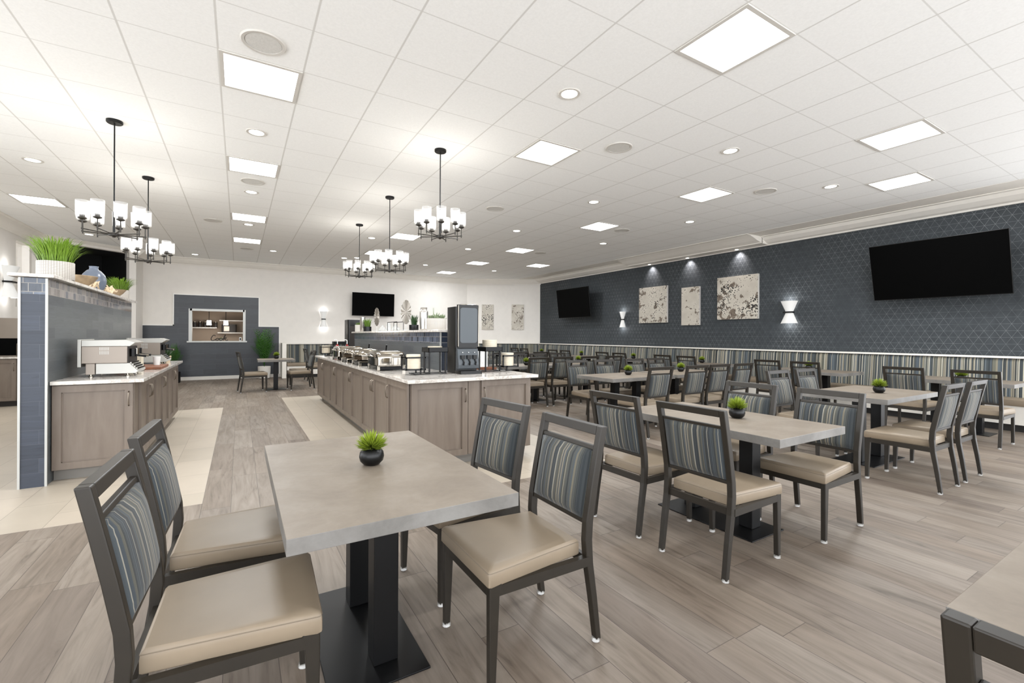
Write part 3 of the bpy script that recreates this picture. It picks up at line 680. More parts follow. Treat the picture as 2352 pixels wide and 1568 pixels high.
# ================= CABINETS =================
def pull(bm,cx,cy,z0,z1,nx,ny):
    # bow handle; (nx,ny) outward normal
    pts=[(cx,cy,z0),(cx+nx*.022,cy+ny*.022,z0+.012),(cx+nx*.03,cy+ny*.03,(z0+z1)/2),(cx+nx*.022,cy+ny*.022,z1-.012),(cx,cy,z1)]
    tube(bm,pts,[.006,.0055,.0055,.0055,.006],8)
def door_panel(par,axis,a0,a1,fixed,sgn,z0,z1,hside):
    """axis 'y': door spans Y a0..a1 on plane X=fixed facing sgn; 'x' likewise"""
    th=.02; st=.062; g=.0035
    def bx(bm,u0,u1,d0,d1,za,zb):
        d0_,d1_=fixed+sgn*d0,fixed+sgn*d1
        if axis=='y': box(bm,min(d0_,d1_),max(d0_,d1_),u0,u1,za,zb)
        else: box(bm,u0,u1,min(d0_,d1_),max(d0_,d1_),za,zb)
    bm=B(); a0+=g;a1-=g; th=.023
    bx(bm,a0,a0+st,0.0005,th,z0,z1); bx(bm,a1-st,a1,0.0005,th,z0,z1); bx(bm,a0+st,a1-st,0.0005,th,z0,z0+st); bx(bm,a0+st,a1-st,0.0005,th,z1-st,z1)
    bx(bm,a0+st,a1-st,0.0005,.005,z0+st,z1-st); b=.007
    bx(bm,a0+st,a0+st+b,.005,.011,z0+st,z1-st); bx(bm,a1-st-b,a1-st,.005,.011,z0+st,z1-st); bx(bm,a0+st,a1-st,.005,.011,z0+st,z0+st+b); bx(bm,a0+st,a1-st,.005,.011,z1-st-b,z1-st)
    d=obj('door',bm,M['cab'],par)
    hx=a1-.03 if hside>0 else a0+.03
    bm=B()
    if axis=='y': pull(bm,fixed+sgn*.02,hx,z1-.215,z1-.075,sgn,0)
    else: pull(bm,hx,fixed+sgn*.02,z1-.215,z1-.075,0,sgn)
    obj('handle',bm,M['nickel'],d,True)
    return d
# --- island ---
IX0,IX1,IY0,IY1=1.41,2.86,4.30,10.25
GI='greige shaker cabinet units of the buffet island'
ys=[4.32,5.03,5.70,6.29,6.96,7.62,8.22,8.82,9.50,10.24]
names=['nearest','second','third','fourth','fifth']
units=[(4.32,5.03,1),(5.03,6.29,2),(6.29,7.62,2),(7.62,8.82,2),(8.82,10.24,2)]
for k,(a,b,nd) in enumerate(units):
    t=empty('base_cabinet',(0,0,0),0,'%s greige cabinet unit along the aisle side of the island'%names[k],'cabinet',GI)
    bm=B(); box(bm,IX0+.022,2.13,a+.001 if k else a+.045,b-.001,.1,.878); obj('body',bm,M['cab'],t)
    bm=B(); box(bm,IX0+.09,2.1,a+.001 if k else a+.09,b-.001,0,.1); obj('toe_kick',bm,M['kick'],t)
    e=[a+(b-a)*i/nd for i in range(nd+1)]
    for i in range(nd): door_panel(t,'y',e[i],e[i+1],IX0+.022,-1,.105,.87,(1 if i==0 else -1) if nd==2 else 1)
t=empty('base_cabinet',(0,0,0),0,'end cabinet of the island with two large shaker doors facing the nearest table','cabinet',GI)
bm=B(); box(bm,IX0+.03,IX1-.01,IY0+.025,IY0+.063,.1,.878); obj('body',bm,M['cab'],t)
bm=B(); box(bm,IX0+.1,IX1-.08,IY0+.09,IY0+.108,0,.1); box(bm,IX0+.1,IX1-.08,IY0+.045,IY0+.062,.08,.1); obj('toe_kick',bm,M['kick'],t)
door_panel(t,'x',1.445,2.06,IY0+.025,-1,.105,.87,1); door_panel(t,'x',2.215,2.845,IY0+.025,-1,.105,.87,-1)
bm=B(); box(bm,2.065,2.19,IY0+.008,IY0+.0245,.105,.87); obj('stile',bm,M['cab'],t)
t=empty('base_cabinet',(0,0,0),0,'long cabinet run on the hidden seating side of the island','cabinet',GI)
bm=B(); box(bm,2.135,IX1-.01,4.366,10.24,.1,.878); obj('body',bm,M['cab'],t); bm=B(); box(bm,2.14,IX1-.08,4.42,10.2,0,.1); obj('toe_kick',bm,M['kick'],t)
bm=B(); pts=[(1.385,4.215),(2.90,4.225),(2.90,10.30),(1.365,10.30)]; prism(bm,pts,.88,.914,'z'); tag(obj('island_countertop',bm,M['quartz'],bevel=.004),'veined white quartz countertop of the buffet island','countertop')
def riser(name,x0,x1,y0,y1,z0,zc,cap,zb,ms,mm,label,me,mme):
    t=empty(name,(0,0,0),0,label,'partition')
    bm=B(); box(bm,x0,x1,y0,y1,z0,zb); 
    bm.faces.ensure_lookup_table()
    o=obj('tiled_body',bm,[ms,me],t)
    for p in o.data.polygons:
        if abs(p.normal.y)>.5: p.material_index=1
    bm=B(); box(bm,x0-.001,x1+.001,y0-.001,y1,zb,zc-.003); o=obj('mosaic_band',bm,[mm,mme],t)
    for p in o.data.polygons:
        if abs(p.normal.y)>.5: p.material_index=1
    bm=B()
    for x in (x0,x1): box(bm,x-.008,x+.008,y0-.009,y0+.007,z0,zc-.003)
    obj('edge_trim',bm,M['trim'],t)
    bm=B(); box(bm,x0-cap,x1+cap,y0-cap,y1+cap*.5,zc,zc+.03); obj('ledge',bm,M['quartz'],t,bevel=.004)
    return t
riser('buffet_riser',2.13,2.33,5.24,10.1,.9145,1.39,.06,1.25,M['slateY'],M['mosI'],'dark tiled riser with stone ledge standing on the buffet island',M['slateE'],M['mosI'])
riser('tiled_partition',-1.625,-1.455,5.54,9.2,0,1.835,.06,1.69,M['slateY'],M['mos'],'slate blue tiled half wall with stone ledge at the left',M['slateE'],M['mosX'])
# --- left counter ---
GL='greige shaker cabinet units of the left counter'
lu=[(5.66,5.87,0),(5.87,7.1,2),(7.1,8.1,2),(8.1,9.1,2)]
t=empty('base_cabinet',(0,0,0),0,'left counter end cabinet with one big shaker door facing the viewer','cabinet',GL)
bm=B(); box(bm,-1.452,-.87,5.665,5.87,.1,.878); obj('body',bm,M['cab'],t); bm=B(); box(bm,-1.452,-.93,5.72,5.87,0,.1); obj('toe_kick',bm,M['kick'],t)
door_panel(t,'x',-1.45,-.875,5.665,-1,.105,.87,1)
for k,(a,b) in enumerate(((5.872,6.9),(6.9,8.0),(8.0,9.1))):
    t=empty('base_cabinet',(0,0,0),0,'%s two-door cabinet along the aisle side of the left counter'%names[k],'cabinet',GL)
    bm=B(); box(bm,-1.452,-.87,a+.001,b-.001,.1,.878); obj('body',bm,M['cab'],t); bm=B(); box(bm,-1.452,-.93,a+.001,b-.001,0,.1); obj('toe_kick',bm,M['kick'],t)
    m_=(a+b)/2
    door_panel(t,'y',a,m_,-.87,1,.105,.87,1); door_panel(t,'y',m_,b,-.87,1,.105,.87,-1)
bm=B(); box(bm,-1.452,-.79,5.60,9.16,.88,.914); tag(obj('counter_top',bm,M['quartz'],bevel=.004),'veined quartz top of the left counter carrying the stainless machines','countertop')

# ================= TELEVISIONS, ART, SCONCES =================
def tv(name,w,h,label,arm=.3):
    t=empty(name); tag(t,label,'television')
    bm=B(); box(bm,-w/2,w/2,0,.03,-h/2,h/2); obj('casing',bm,M['blackp'],t,bevel=.004)
    bm=B(); box(bm,-w/2+.008,w/2-.008,-.003,.0,-h/2+.01,h/2-.008); obj('screen',bm,M['screen'],t)
    bm=B(); box(bm,-.2,.2,.03,.06,-.18,.18); box(bm,-.04,.04,.06,arm,-.05,.05); obj('wall_mount',bm,M['black'],t)
    return t
def orient(o,loc,ang,tilt):
    o.matrix_world=Matrix.Translation(loc)@Matrix.Rotation(ang,4,'Z')@Matrix.Rotation(tilt,4,'X')
# local -y faces the room. For right wall facing -X: rotate so that -y -> -x : ang=-90deg
o=tv('television',1.722,.972,'large black television on the dark wallpapered wall at right',.5); orient(o,(9.73,2.775,2.488),R(-90),R(14.5))
o=tv('television',1.73,1.0,'smaller-looking black television at the far end of the dark wall',.46); orient(o,(9.75,12.17,2.487),R(-90),R(7))
o=tv('television',1.46,.80,'black television on the cream back wall above the island',.225); orient(o,(4.03,16.08,2.42),R(1),R(3))
def art(name,w,h,mat,label,group,loc,ang,dep=.06):
    t=empty(name,loc,ang,label,'artwork',group); 
    bm=B(); box(bm,-w/2,w/2,-dep,-.002,-h/2,h/2); o=obj('canvas',bm,[mat,M['white']],t,bevel=.002)
    for p in o.data.polygons:
        if p.normal.y>-.5: p.material_index=1
    return t
GA='cratered silver and brown relief artworks'
art('wall_art',1.02,1.03,a1,'square cratered artwork, leftmost on the dark wall',GA,(XR,9.035,2.26),R(-90))
art('wall_art',.55,1.0,a2,'narrow cratered artwork between two square ones on the dark wall',GA,(XR,7.77,2.155),R(-90))
art('wall_art',1.03,1.03,a3,'largest cratered artwork nearest the hourglass lamp on the dark wall',GA,(XR,6.47,2.29),R(-90))
an=math.atan2(14.78-16.3,XR-7.73)
art('wall_art',.46,.99,a4,'narrow black-spotted artwork on the angled corner wall, left one',GA,(8.43,15.869,2.093),an,.04)
art('wall_art',.48,1.0,a5,'narrow white artwork with brown patch on the angled corner wall, right one',GA,(9.445,15.245,2.095),an,.04)
def sconce(loc,ang,label,w=.2,h=.48,power=1.6):
    t=empty('wall_sconce',loc,ang,label,'wall lamp','hourglass wall lamps')
    bm=B(); n=14; prof=[(-h/2,w/2),(-.02,w*.23),(.02,w*.23),(h/2,w/2)]; rows=[]
    for z,r in prof: rows.append([bm.verts.new((r*math.cos(PI*k/n),-.02-r*.9*math.sin(PI*k/n),z)) for k in range(n+1)])
    for A,C in zip(rows,rows[1:]):
        for k in range(n): bm.faces.new((A[k],A[k+1],C[k+1],C[k]))
    obj('shade',bm,M['scon'],t,True)
    bm=B(); box(bm,-w*.27,w*.27,-w*.3-.02,-.002,-.016,.016); obj('band',bm,M['black'],t,bevel=.003)
    bm=B(); box(bm,-.05,.05,-.02,-.0,-.1,.1); obj('back_plate',bm,M['frame'],t)
    L=bpy.data.lights.new('sconce_lamp','POINT'); L.energy=power; L.shadow_soft_size=.03; L.color=(.97,.98,1)
    for z in (h/2+.02,-h/2-.02):
        lo=bpy.data.objects.new('sconce_lamp',L); COL.objects.link(lo); lo.location=(0,-.11,z); lo.parent=t
    return t
sconce((XR,10.24,1.875),R(-90),'far hourglass lamp left of the artworks on the dark wall',.22)
sconce((XR,5.28,1.89),R(-90),'hourglass lamp right of the largest artwork on the dark wall',.34,.48)
sconce((2.42,YB,1.88),0,'hourglass lamp on the cream back wall left of the television',.24,.52,.6)
sconce((XL,12.75,2.36),R(90),'partly cropped white wall lamp at the left edge on the kitchen wall',.42,.62,.8)

# ================= POTTED PLANTS & DECOR =================
def pot_plant(name,loc,prof,potmat,n,rad,h,spread,w,leafmat,label,seed=1,droop=.3,cz=None,cat='plant',segs=4):
    t=empty(name,loc,0,label,cat)
    bm=B(); lathe(bm,prof,n=40); obj('pot',bm,potmat,t,True)
    top=max(z for r,z in prof)
    bm=B(); lathe(bm,[(0,top-.015),(prof[-2][0]*.98,top-.015)],n=24); obj('soil',bm,M['soil'],t)
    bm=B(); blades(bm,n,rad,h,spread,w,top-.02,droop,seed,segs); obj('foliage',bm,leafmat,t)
    return t
def cylpot(r,h): return [(0,0),(r*.97,0),(r,.006),(r,h-.004),(r*.98,h),(r*.93,h),(r*.92,h-.03),(0,h-.03)]
pot_plant('potted_grass',(-1.52,6.02,1.865),cylpot(.135,.17),M['rib'],620,.115,.26,.16,.0055,M['grassL'],'large white grooved pot of bright tall grass on the tiled partition ledge',5,.45)
pot_plant('potted_grass',(-1.52,8.75,1.865),cylpot(.105,.13),M['rib'],380,.09,.22,.18,.006,M['grassL'],'smaller white pot of spiky grass at the far end of the partition ledge',9,.5)
t=empty('wooden_bowl',(-1.53,6.75,1.865),0,'wide grey-brown wooden bowl on the partition ledge beside the big grass pot','bowl')
bm=B(); lathe(bm,[(0,0),(.07,0),(.13,.05),(.165,.10),(.17,.115),(.165,.118),(.155,.105),(.12,.055),(.06,.015),(0,.012)],n=40); obj('bowl',bm,M['bowl'],t,True)
t=empty('wooden_bowl',(-1.50,8.28,1.865),0,'small grey-brown wooden bowl in front of the far white grass pot','bowl')
bm=B(); lathe(bm,[(0,0),(.05,0),(.10,.05),(.13,.09),(.135,.10),(.12,.095),(.09,.05),(.04,.014),(0,.012)],n=36); obj('bowl',bm,M['bowl'],t,True)
t=empty('bottle_vase',(-1.54,7.45,1.865),0,'blue-grey bottle vase with narrow neck on the partition ledge','vase')
bm=B(); lathe(bm,[(0,0),(.07,0),(.095,.03),(.118,.10),(.12,.15),(.105,.21),(.07,.255),(.045,.272),(.042,.30),(.047,.312),(.04,.312),(.036,.28),(0,.27)],n=40); obj('body',bm,M['vaseb'],t,'full')
def drift(loc,seed,label,s=1):
    rnd=random.Random(seed); t=empty('driftwood',loc,0,label,'ornament'); bm=B()
    for k in range(6):
        a=rnd.uniform(0,PI); L=rnd.uniform(.08,.14)*s; p=Vector((rnd.uniform(-.03,.03),rnd.uniform(-.1,.1),.03+rnd.uniform(0,.05)))
        pts=[]
        for i in range(7):
            f=i/6-.5; pts.append(p+Vector((math.cos(a)*f*L*.6,math.sin(a)*f*L*2,.03*math.sin(f*6+k)+.012*k*.5)))
        mz=min(q.z for q in pts)
        if mz<.013: pts=[q+Vector((0,0,.013-mz)) for q in pts]
        tube(bm,pts,[.006,.011,.014,.015,.014,.011,.006],8)
    obj('branches',bm,M['drift'],t,'full')
drift((-1.49,7.12,1.865),4,'pale twisted driftwood between the wooden bowl and the blue vase')
drift((-1.49,8.0,1.865),11,'pale twisted driftwood right of the blue vase')
# back wall plants
def frond_plant(name,loc,prof,potmat,n,h,label,seed,leafmat,rise=1.0):
    rnd=random.Random(seed); t=empty(name,loc,0,label,'plant'); bm=B(); lathe(bm,prof,n=32); obj('pot',bm,potmat,t,True)
    top=max(z for r,z in prof); bm=B(); lathe(bm,[(0,top-.03),(prof[-2][0]*.97,top-.03)],n=24); obj('soil',bm,M['soil'],t)
    bm=B()
    for k in range(n):
        a=2*PI*k/n*1.618+rnd.uniform(-.2,.2); H=h*rnd.uniform(.55,1)*rise; O=rnd.uniform(.08,.36)*h*(.5+.5*(1.2-H/h))
        stem=[]
        for i in range(13):
            f=i/12; stem.append(Vector((math.cos(a)*O*f**1.4,math.sin(a)*O*f**1.4,top-.03+H*(f-.18*f*f))))
        tube(bm,stem,[.005*(1-.7*i/12) for i in range(13)],5)
        for i in range(3,13):
            for s in (-1,1):
                d=(stem[min(i+1,12)]-stem[i-1]).normalized(); sd=Vector((-math.sin(a),math.cos(a),0))*s
                L=.17*h*(1-abs(i-7)/9)*rnd.uniform(.8,1.1); q=stem[i]; tip=q+sd*L*.8+d*L*.7-Vector((0,0,.12*L)); m=q+(tip-q)*.45; w=d*.010*h
                v=[bm.verts.new(q),bm.verts.new(m+w),bm.verts.new(tip),bm.verts.new(m-w)]; bm.faces.new(v)
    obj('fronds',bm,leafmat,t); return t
frond_plant('potted_palm',(.66,15.75,0),[(0,0),(.11,0),(.15,.03),(.17,.2),(.175,.38),(.17,.385),(.15,.375),(0,.33)],M['white'],26,1.42,'tall green palm in a white pot against the slate wall',3,M['fern'])
frond_plant('potted_palm',(-1.55,15.55,0),[(0,0),(.13,0),(.16,.03),(.16,.3),(.155,.305),(.14,.3),(0,.27)],M['bpot'],20,1.0,'dark leafy plant in front of the slate wall behind the left counter',8,M['fern'])

# pass-through contents
def text_cook():
    # hand-lettered script word on the sill
    S_={'C':[(.26,.30),(.22,.36),(.14,.35),(.06,.24),(.02,.12),(.05,.02),(.14,.0),(.23,.05),(.30,.10)],
        'o1':[(.30,.10),(.29,.03),(.35,.0),(.42,.04),(.44,.12),(.39,.16),(.33,.12),(.30,.06)],'c1':[(.42,.14),(.47,.12),(.52,.14)],
        'o2':[(.52,.14),(.50,.04),(.56,.0),(.63,.04),(.65,.12),(.60,.16),(.54,.12),(.51,.06)],'c2':[(.63,.14),(.69,.10),(.76,.20)],
        'k1':[(.70,.0),(.76,.16),(.82,.32),(.85,.38),(.81,.36),(.76,.2),(.72,.04)],'k2':[(.76,.12),(.84,.20),(.90,.18),(.84,.12),(.79,.1)],'k3':[(.79,.10),(.86,.03),(.92,.0),(.99,.05)]}
    t=empty('cook_sign',(-.73,YB-.02,OZ0+.012),0,'dark script sign reading Cook on the pass-through sill','sign'); bm=B()
    for st in S_.values():
        pts=[]
        for i in range(len(st)-1):
            for f in (0,.33,.66):
                p0=st[max(i-1,0)];p1=st[i];p2=st[i+1];p3=st[min(i+2,len(st)-1)]
                c=lambda a,b,c_,d,f: .5*((2*b)+(-a+c_)*f+(2*a-5*b+4*c_-d)*f*f+(-a+3*b-3*c_+d)*f**3)
                pts.append((c(p0[0],p1[0],p2[0],p3[0],f)*.44,0,c(p0[1],p1[1],p2[1],p3[1],f)*.44+.012))
        pts.append((st[-1][0]*.44,0,st[-1][1]*.44+.012)); tube(bm,pts,.011,6)
    obj('lettering',bm,M['bwood'],t,True)
text_cook()
def shelf(x0,x1,z,label):
    bm=B(); box(bm,x0,x1,YB+1.1,YB+1.495,z-.015,z+.015); tag(obj('wall_shelf',bm,M['white']),label,'shelf','shelves in the room behind the pass-through')
shelf(-1.62,-.62,1.56,'pale shelf on the left behind the pass-through, holding brown jars'); shelf(-.55,1.1,1.80,'upper right shelf behind the pass-through'); shelf(-.6,1.1,1.40,'lower right shelf behind the pass-through')
t=empty('storage_jar',(-1.5,YB+1.28,1.5755),0,'first brown jar from the left on the left pantry shelf','jar','brown jars on the pantry shelves')
bm=B(); lathe(bm,[(0,0),(.05,0),(.055,.01),(.055,.14),(.045,.16),(0,.16)],n=16); obj('body',bm,M['bwood'],t,True); bm=B(); lathe(bm,[(0,.16),(.048,.16),(.048,.185),(0,.185)],n=16); obj('lid',bm,M['nickel'],t)
jl=['second','third','fourth','fifth','sixth','seventh']
for k in range(6): dup(t,(-1.5+.14*(k+1),YB+1.28,1.5755),0,'%s brown jar from the left on the left pantry shelf'%jl[k])
dup(t,(.55,YB+1.28,1.8155),0,'dark jar alone on the upper right pantry shelf')
for k,(x,l) in enumerate(((.35,'left dark jar on the lower right pantry shelf'),(.52,'middle dark jar on the lower right pantry shelf'),(.69,'right dark jar on the lower right pantry shelf'))): dup(t,(x,YB+1.28,1.4155),0,l)
t=empty('pantry_machine',(-.28,YB+1.28,1.4155),0,'dark rounded machine on the lower pantry shelf behind the right pendant','appliance')
bm=B(); prism(bm,rrect(.42,.22,.05),0,.26,'z'); obj('body',bm,M['bwood'],t,True); bm=B(); box(bm,-.15,.0,-.116,-.1105,.04,.2); obj('door_panel',bm,M['steel'],t)
def pendant(x,y,label):
    t=empty('pendant_lamp',(x,y,2.5),0,label,'pendant lamp','small pendants behind the pass-through')
    bm=B(); cyl(bm,(0,0,-.02),(0,0,0),.05,n=20); cyl(bm,(0,0,-.72),(0,0,-.02),.008,n=8); obj('rod',bm,M['black'],t)
    bm=B(); cyl(bm,(0,0,-.86),(0,0,-.72),.065,.055,n=20); obj('shade',bm,M['dl'],t,True)
    L=bpy.data.lights.new('pendant_lamp','POINT'); L.energy=4; L.shadow_soft_size=.08; L.color=(1,.93,.85); lo=bpy.data.objects.new('pendant_glow',L); COL.objects.link(lo); lo.parent=t; lo.location=(0,0,-.95)
pendant(-.80,YB+.5,'left small lit pendant seen through the pass-through'); pendant(-.36,YB+.5,'right small lit pendant seen through the pass-through')
pot_plant('potted_grass',(-.48,YB+.1,OZ0+.0125),cylpot(.05,.07),M['cream'],60,.035,.06,.05,.004,M['grass'],'small cream pot of grass on the pass-through sill behind the sign',21,.3)
t=empty('framed_card',(.03,YB+.03,OZ0+.0125),0,'small white card holder at the right end of the pass-through sill','sign')
bm=B(); box(bm,-.03,.03,-.01,.01,0,.11); obj('card',bm,M['card'],t); bm=B(); box(bm,-.018,.018,-.012,-.0102,.02,.09); obj('symbol',bm,M['black'],t)

# ================= ISLAND ITEMS =================
CT=.9145
def chafer(x,y,label,round_=False):
    t=empty('chafing_dish',(x,y,CT),0,label,'chafing dish','polished steel chafing dishes on the island'); w,l=.34,.52
    bm=B()
    for sy in (-1,1):
        box(bm,-w/2,w/2,sy*l*.42-.012,sy*l*.42+.012,.05,.068)
        for sx in (-1,1): box(bm,sx*w*.46-.02,sx*w*.46+.02,sy*l*.42-.02,sy*l*.42+.02,0,.06)
    for sx in (-1,1): box(bm,sx*w*.46-.008,sx*w*.46+.008,-l*.42,l*.42,.045,.065)
    obj('stand',bm,M['chrome'],t,bevel=.004)
    bm=B(); box(bm,-w/2+.03,w/2-.03,-l/2+.04,l/2-.04,.012,.045); obj('burner_tray',bm,M['black'],t)
    bm=B()
    if round_: lathe(bm,[(0,.068),(.17,.068),(.2,.085),(.205,.135),(.2,.14),(0,.14)],n=36,sy=1.15)
    else: prism(bm,rrect(w,l,.03),.068,.14,'z')
    obj('water_pan',bm,M['chrome'],t,True,bevel=0)
    bm=B()
    if round_:
        lathe(bm,[(.207,.141),(.207,.15),(.19,.19),(.15,.222),(.08,.238),(0,.242)],n=36,sy=1.15)
    else:
        lv=[(1.03,.141),(1.03,.155),(1.0,.19),(.9,.222),(.7,.236),(.3,.24)]; rs=[[bm.verts.new((px*s,py*(1-(1-s)*.6),z)) for px,py in rrect(w,l,.04)] for s,z in lv]
        k=len(rs[0])
        for A,C in zip(rs,rs[1:]):
            for i in range(k): bm.faces.new((A[i],A[(i+1)%k],C[(i+1)%k],C[i]))
        bm.faces.new(rs[-1])
    lid=obj('lid',bm,M['chrome'],t,True)
    bm=B(); tube(bm,[(-.19,-.07,.17),(-.215,-.07,.185),(-.215,.07,.185),(-.19,.07,.17)],.007,8); obj('handle',bm,M['chrome'],lid,True)
    bm=B(); cyl(bm,(.16,-.1,.2),(.16,.1,.2),.018,n=14); obj('hinge',bm,M['chrome'],t,True)
    return t
chafer(1.60,5.75,'nearest rectangular chafing dish with golden side reflections'); chafer(1.60,6.72,'second chafing dish, round-cornered, with ribbed reflections',True); chafer(1.60,7.52,'third chafing dish from the viewer',True); chafer(1.60,8.35,'farthest chafing dish beside the red bottles')
for k,(x,y,a,l) in enumerate(((1.73,7.25,.4,'black serving tongs standing behind the third chafing dish'),(1.74,6.32,.5,'black serving spoon handle behind the second chafing dish'))):
    t=empty('serving_spoon',(x,y,CT),0,l,'utensil','black serving utensils on the island'); bm=B(); tube(bm,[(0,0,.001+.006),(.0,-.03,.15),(.0,-.09,.30)],[.006,.008,.011],8); obj('handle',bm,M['blackp'],t,True)
# plate stands
def stand(x,y,mir,label,s=1):
    t=empty('plate_stand',(x,y,CT),0,label,'rack','black wire stands holding paper plates'); bm=B(); b=.0075
    def bar(a,c): 
        x0,x1=sorted((a[0],c[0]));y0_,y1=sorted((a[1],c[1]));z0,z1=sorted((a[2],c[2])); box(bm,x0-b,x1+b,y0_-b,y1+b,z0-(b if z0>.01 else 0),z1+b)
    X=[0,.17*mir,.36*mir]
    for yy in (-.08,.08):
        bar((X[0],yy,.007),(X[2],yy,.007)); bar((X[1],yy,.007),(X[1],yy,.24)); bar((X[2],yy,.007),(X[2],yy,.24)); bar((X[0]+.07*mir,yy,.007),(X[0]+.07*mir,yy,.06))
        bar((-.09*mir,yy,.06),(.12*mir,yy,.06)); bar((-.09*mir,yy,.06),(-.09*mir,yy,.19)); bar((.12*mir,yy,.06),(.12*mir,yy,.19)); bar((-.09*mir,yy,.19),(.12*mir,yy,.19))
    bar((X[0],-.08,.007),(X[0],.08,.007)); bar((X[2],-.08,.007),(X[2],.08,.007)); bar((X[1],-.08,.007),(X[1],.08,.007)); bar((-.09*mir,-.08,.06),(-.09*mir,.08,.06)); bar((.12*mir,-.08,.06),(.12*mir,.08,.06))
    obj('frame',bm,M['black'],t)
    bm=B(); x0,x1=sorted((.15*mir,.38*mir)); box(bm,x0,x1,-.11,.11,.247,.252); box(bm,x0,x1,-.11,-.104,.247,.30); box(bm,x0,x1,.104,.11,.247,.30); box(bm,x0,x0+.006,-.11,.11,.247,.30); box(bm,x1-.006,x1,-.11,.11,.247,.30)
    obj('tray',bm,M['black'],t)
    return t
def stack(x,y,z,r,h,label,axis='z'):
    bm=B(); prof=[(0,0)]
    n=12
    for k in range(n): prof+=[(r*.985,h*k/n),(r,h*(k+.3)/n),(r,h*(k+.8)/n)]
    prof+=[(r*.98,h),(0,h)]
    lathe(bm,prof,n=40); tag(obj('paper_plate_stack',bm,M['cream'],None,True,(x,y,z)),label,'plates','cream paper plate stacks')
stand(1.63,4.83,1,'black wire plate stand at the near corner of the island, left of the dispenser')
stack(1.645,4.83,CT+.068,.078,.155,'stack of cream plates in the low cage of the near left stand'); stack(1.895,4.83,CT+.2525,.08,.058,'low stack of white plates in the top tray of the near left stand')
stand(2.86,4.83,-1,'black wire plate stand at the near right corner of the island, right of the dispenser')
stack(2.845,4.83,CT+.068,.078,.155,'stack of cream plates in the low cage of the right stand'); stack(2.595,4.83,CT+.2525,.088,.13,'taller stack of cream plates on top of the right stand')
stand(1.50,9.85,1,'black wire plate stand at the far end of the island'); stack(1.515,9.85,CT+.068,.078,.15,'stack of cream plates in the far island stand')
bm=B(); box(bm,2.62,2.80,5.25,5.36,CT,CT+.26); tag(obj('printed_pouch',bm,M['card'],bevel=.02),'shiny white printed pouch behind the right plate stand','packaging')
t=empty('wooden_tray',(2.66,5.08,CT),0,'small red-brown wooden tray behind the right plate stand','tray'); bm=B(); box(bm,-.14,.14,-.06,.06,0,.02); box(bm,-.14,.14,-.06,-.052,.02,.035); box(bm,-.14,.14,.052,.06,.02,.035); obj('tray',bm,M['board'],t,bevel=.002)
# cereal dispenser
def dispenser():
    t=empty('cereal_dispenser',(2.25,4.85,CT),0,'tall black three-spout cereal dispenser with grey window on the island','dispenser')
    bm=B(); prism(bm,rrect(.27,.26,.02,4,0,.03),.0,.765,'z'); obj('cabinet',bm,M['blackp'],t,True)
    bm=B(); prism(bm,rrect(.262,.06,.02,4,0,-.128),.30,.785,'z'); d=obj('hopper_door',bm,M['blackp'],t,True)
    bm=B(); pts=rrect(.215,.40,.03,4,0,.55)
    vs=[bm.verts.new((px,-.160,pz)) for px,pz in pts]; v2=[bm.verts.new((px*.9,-.1585-.02*0,pz)) for px,pz in pts]
    bm.faces.new(vs); bm.verts.ensure_lookup_table()
    for v in v2: bm.verts.remove(v)
    r=bmesh.ops.extrude_face_region(bm,geom=list(bm.faces)); [setattr(v.co,'y',-.1582) for v in r['geom'] if isinstance(v,bmesh.types.BMVert)]
    obj('window',bm,M['gmet'],d)
    bm=B(); tube(bm,[(-.125,-.15,.31),(-.128,-.15,.55),(-.125,-.15,.775),(-.10,-.15,.787),(.10,-.15,.787),(.125,-.15,.775),(.128,-.15,.55),(.125,-.15,.31)],.005,8); obj('chrome_rim',bm,M['chrome'],d,True)
    bm=B(); strip(bm,[(-.165,.055),(-.17,.10),(-.135,.285)],[(-.10,.055),(-.10,.10),(-.10,.285)],-.13,.13,'x'); obj('front_panel',bm,M['gmet'],t,bevel=.006)
    for k in (-1,0,1):
        bm=B(); box(bm,k*.075-.024,k*.075+.024,-.178,-.14,.165,.21); tube(bm,[(k*.075,-.165,.17),(k*.075+.012,-.175,.13),(k*.075-.002,-.19,.10)],.009,8); s=obj('spout',bm,M['blackp'],t)
        bm=B(); lathe(bm,[(0,0),(.008,.004),(0,.012)],c=(k*.075,-.158,.235),n=12); obj('indicator',bm,M['paperw'],s)
    bm=B(); prism(bm,rrect(.27,.20,.03,4,0,-.155),.0,.035,'z'); tray=obj('drip_tray',bm,M['blackp'],t,True)
dispenser()
# bottles & jar etc.
def bottle(loc,r,h,mat,label,group,pump=True,cap='paperw'):
    t=empty('sauce_bottle',loc,0,label,'bottle',group); bm=B(); lathe(bm,[(0,0),(r,0),(r,h*.72),(r*.6,h*.88),(r*.3,h*.92),(r*.3,h),(0,h)],n=24); obj('body',bm,mat,t,True)
    bm=B(); lathe(bm,[(r*1.01,h*.15),(r*1.01,h*.55)],n=24); obj('label_band',bm,M['bwood'],t,True)
    bm=B(); cyl(bm,(0,0,h),(0,0,h+(.07 if pump else .03)),r*.14 if pump else r*.32,n=12)
    if pump: tube(bm,[(0,0,h+.07),(-.03,-.0,h+.085),(-.06,0,h+.075)],.008,8)
    obj('pump' if pump else 'cap',bm,M[cap],t,True)
GB='red sauce bottles at the far end of the island'
bottle((1.62,9.2,CT),.055,.26,M['red'],'left red pump bottle at the far end of the island',GB); bottle((1.78,9.1,CT),.055,.26,M['red'],'right red pump bottle at the far end of the island',GB)
for k,(x,y,l) in enumerate(((1.60,8.85,'small red bottle with pale label, left of three on the island'),(1.68,8.82,'small red bottle in the middle of three on the island'),(1.76,8.80,'small red bottle, right of three on the island'))): bottle((x,y,CT),.028,.15,M['red'],l,'small red bottles on the island',False,'red')
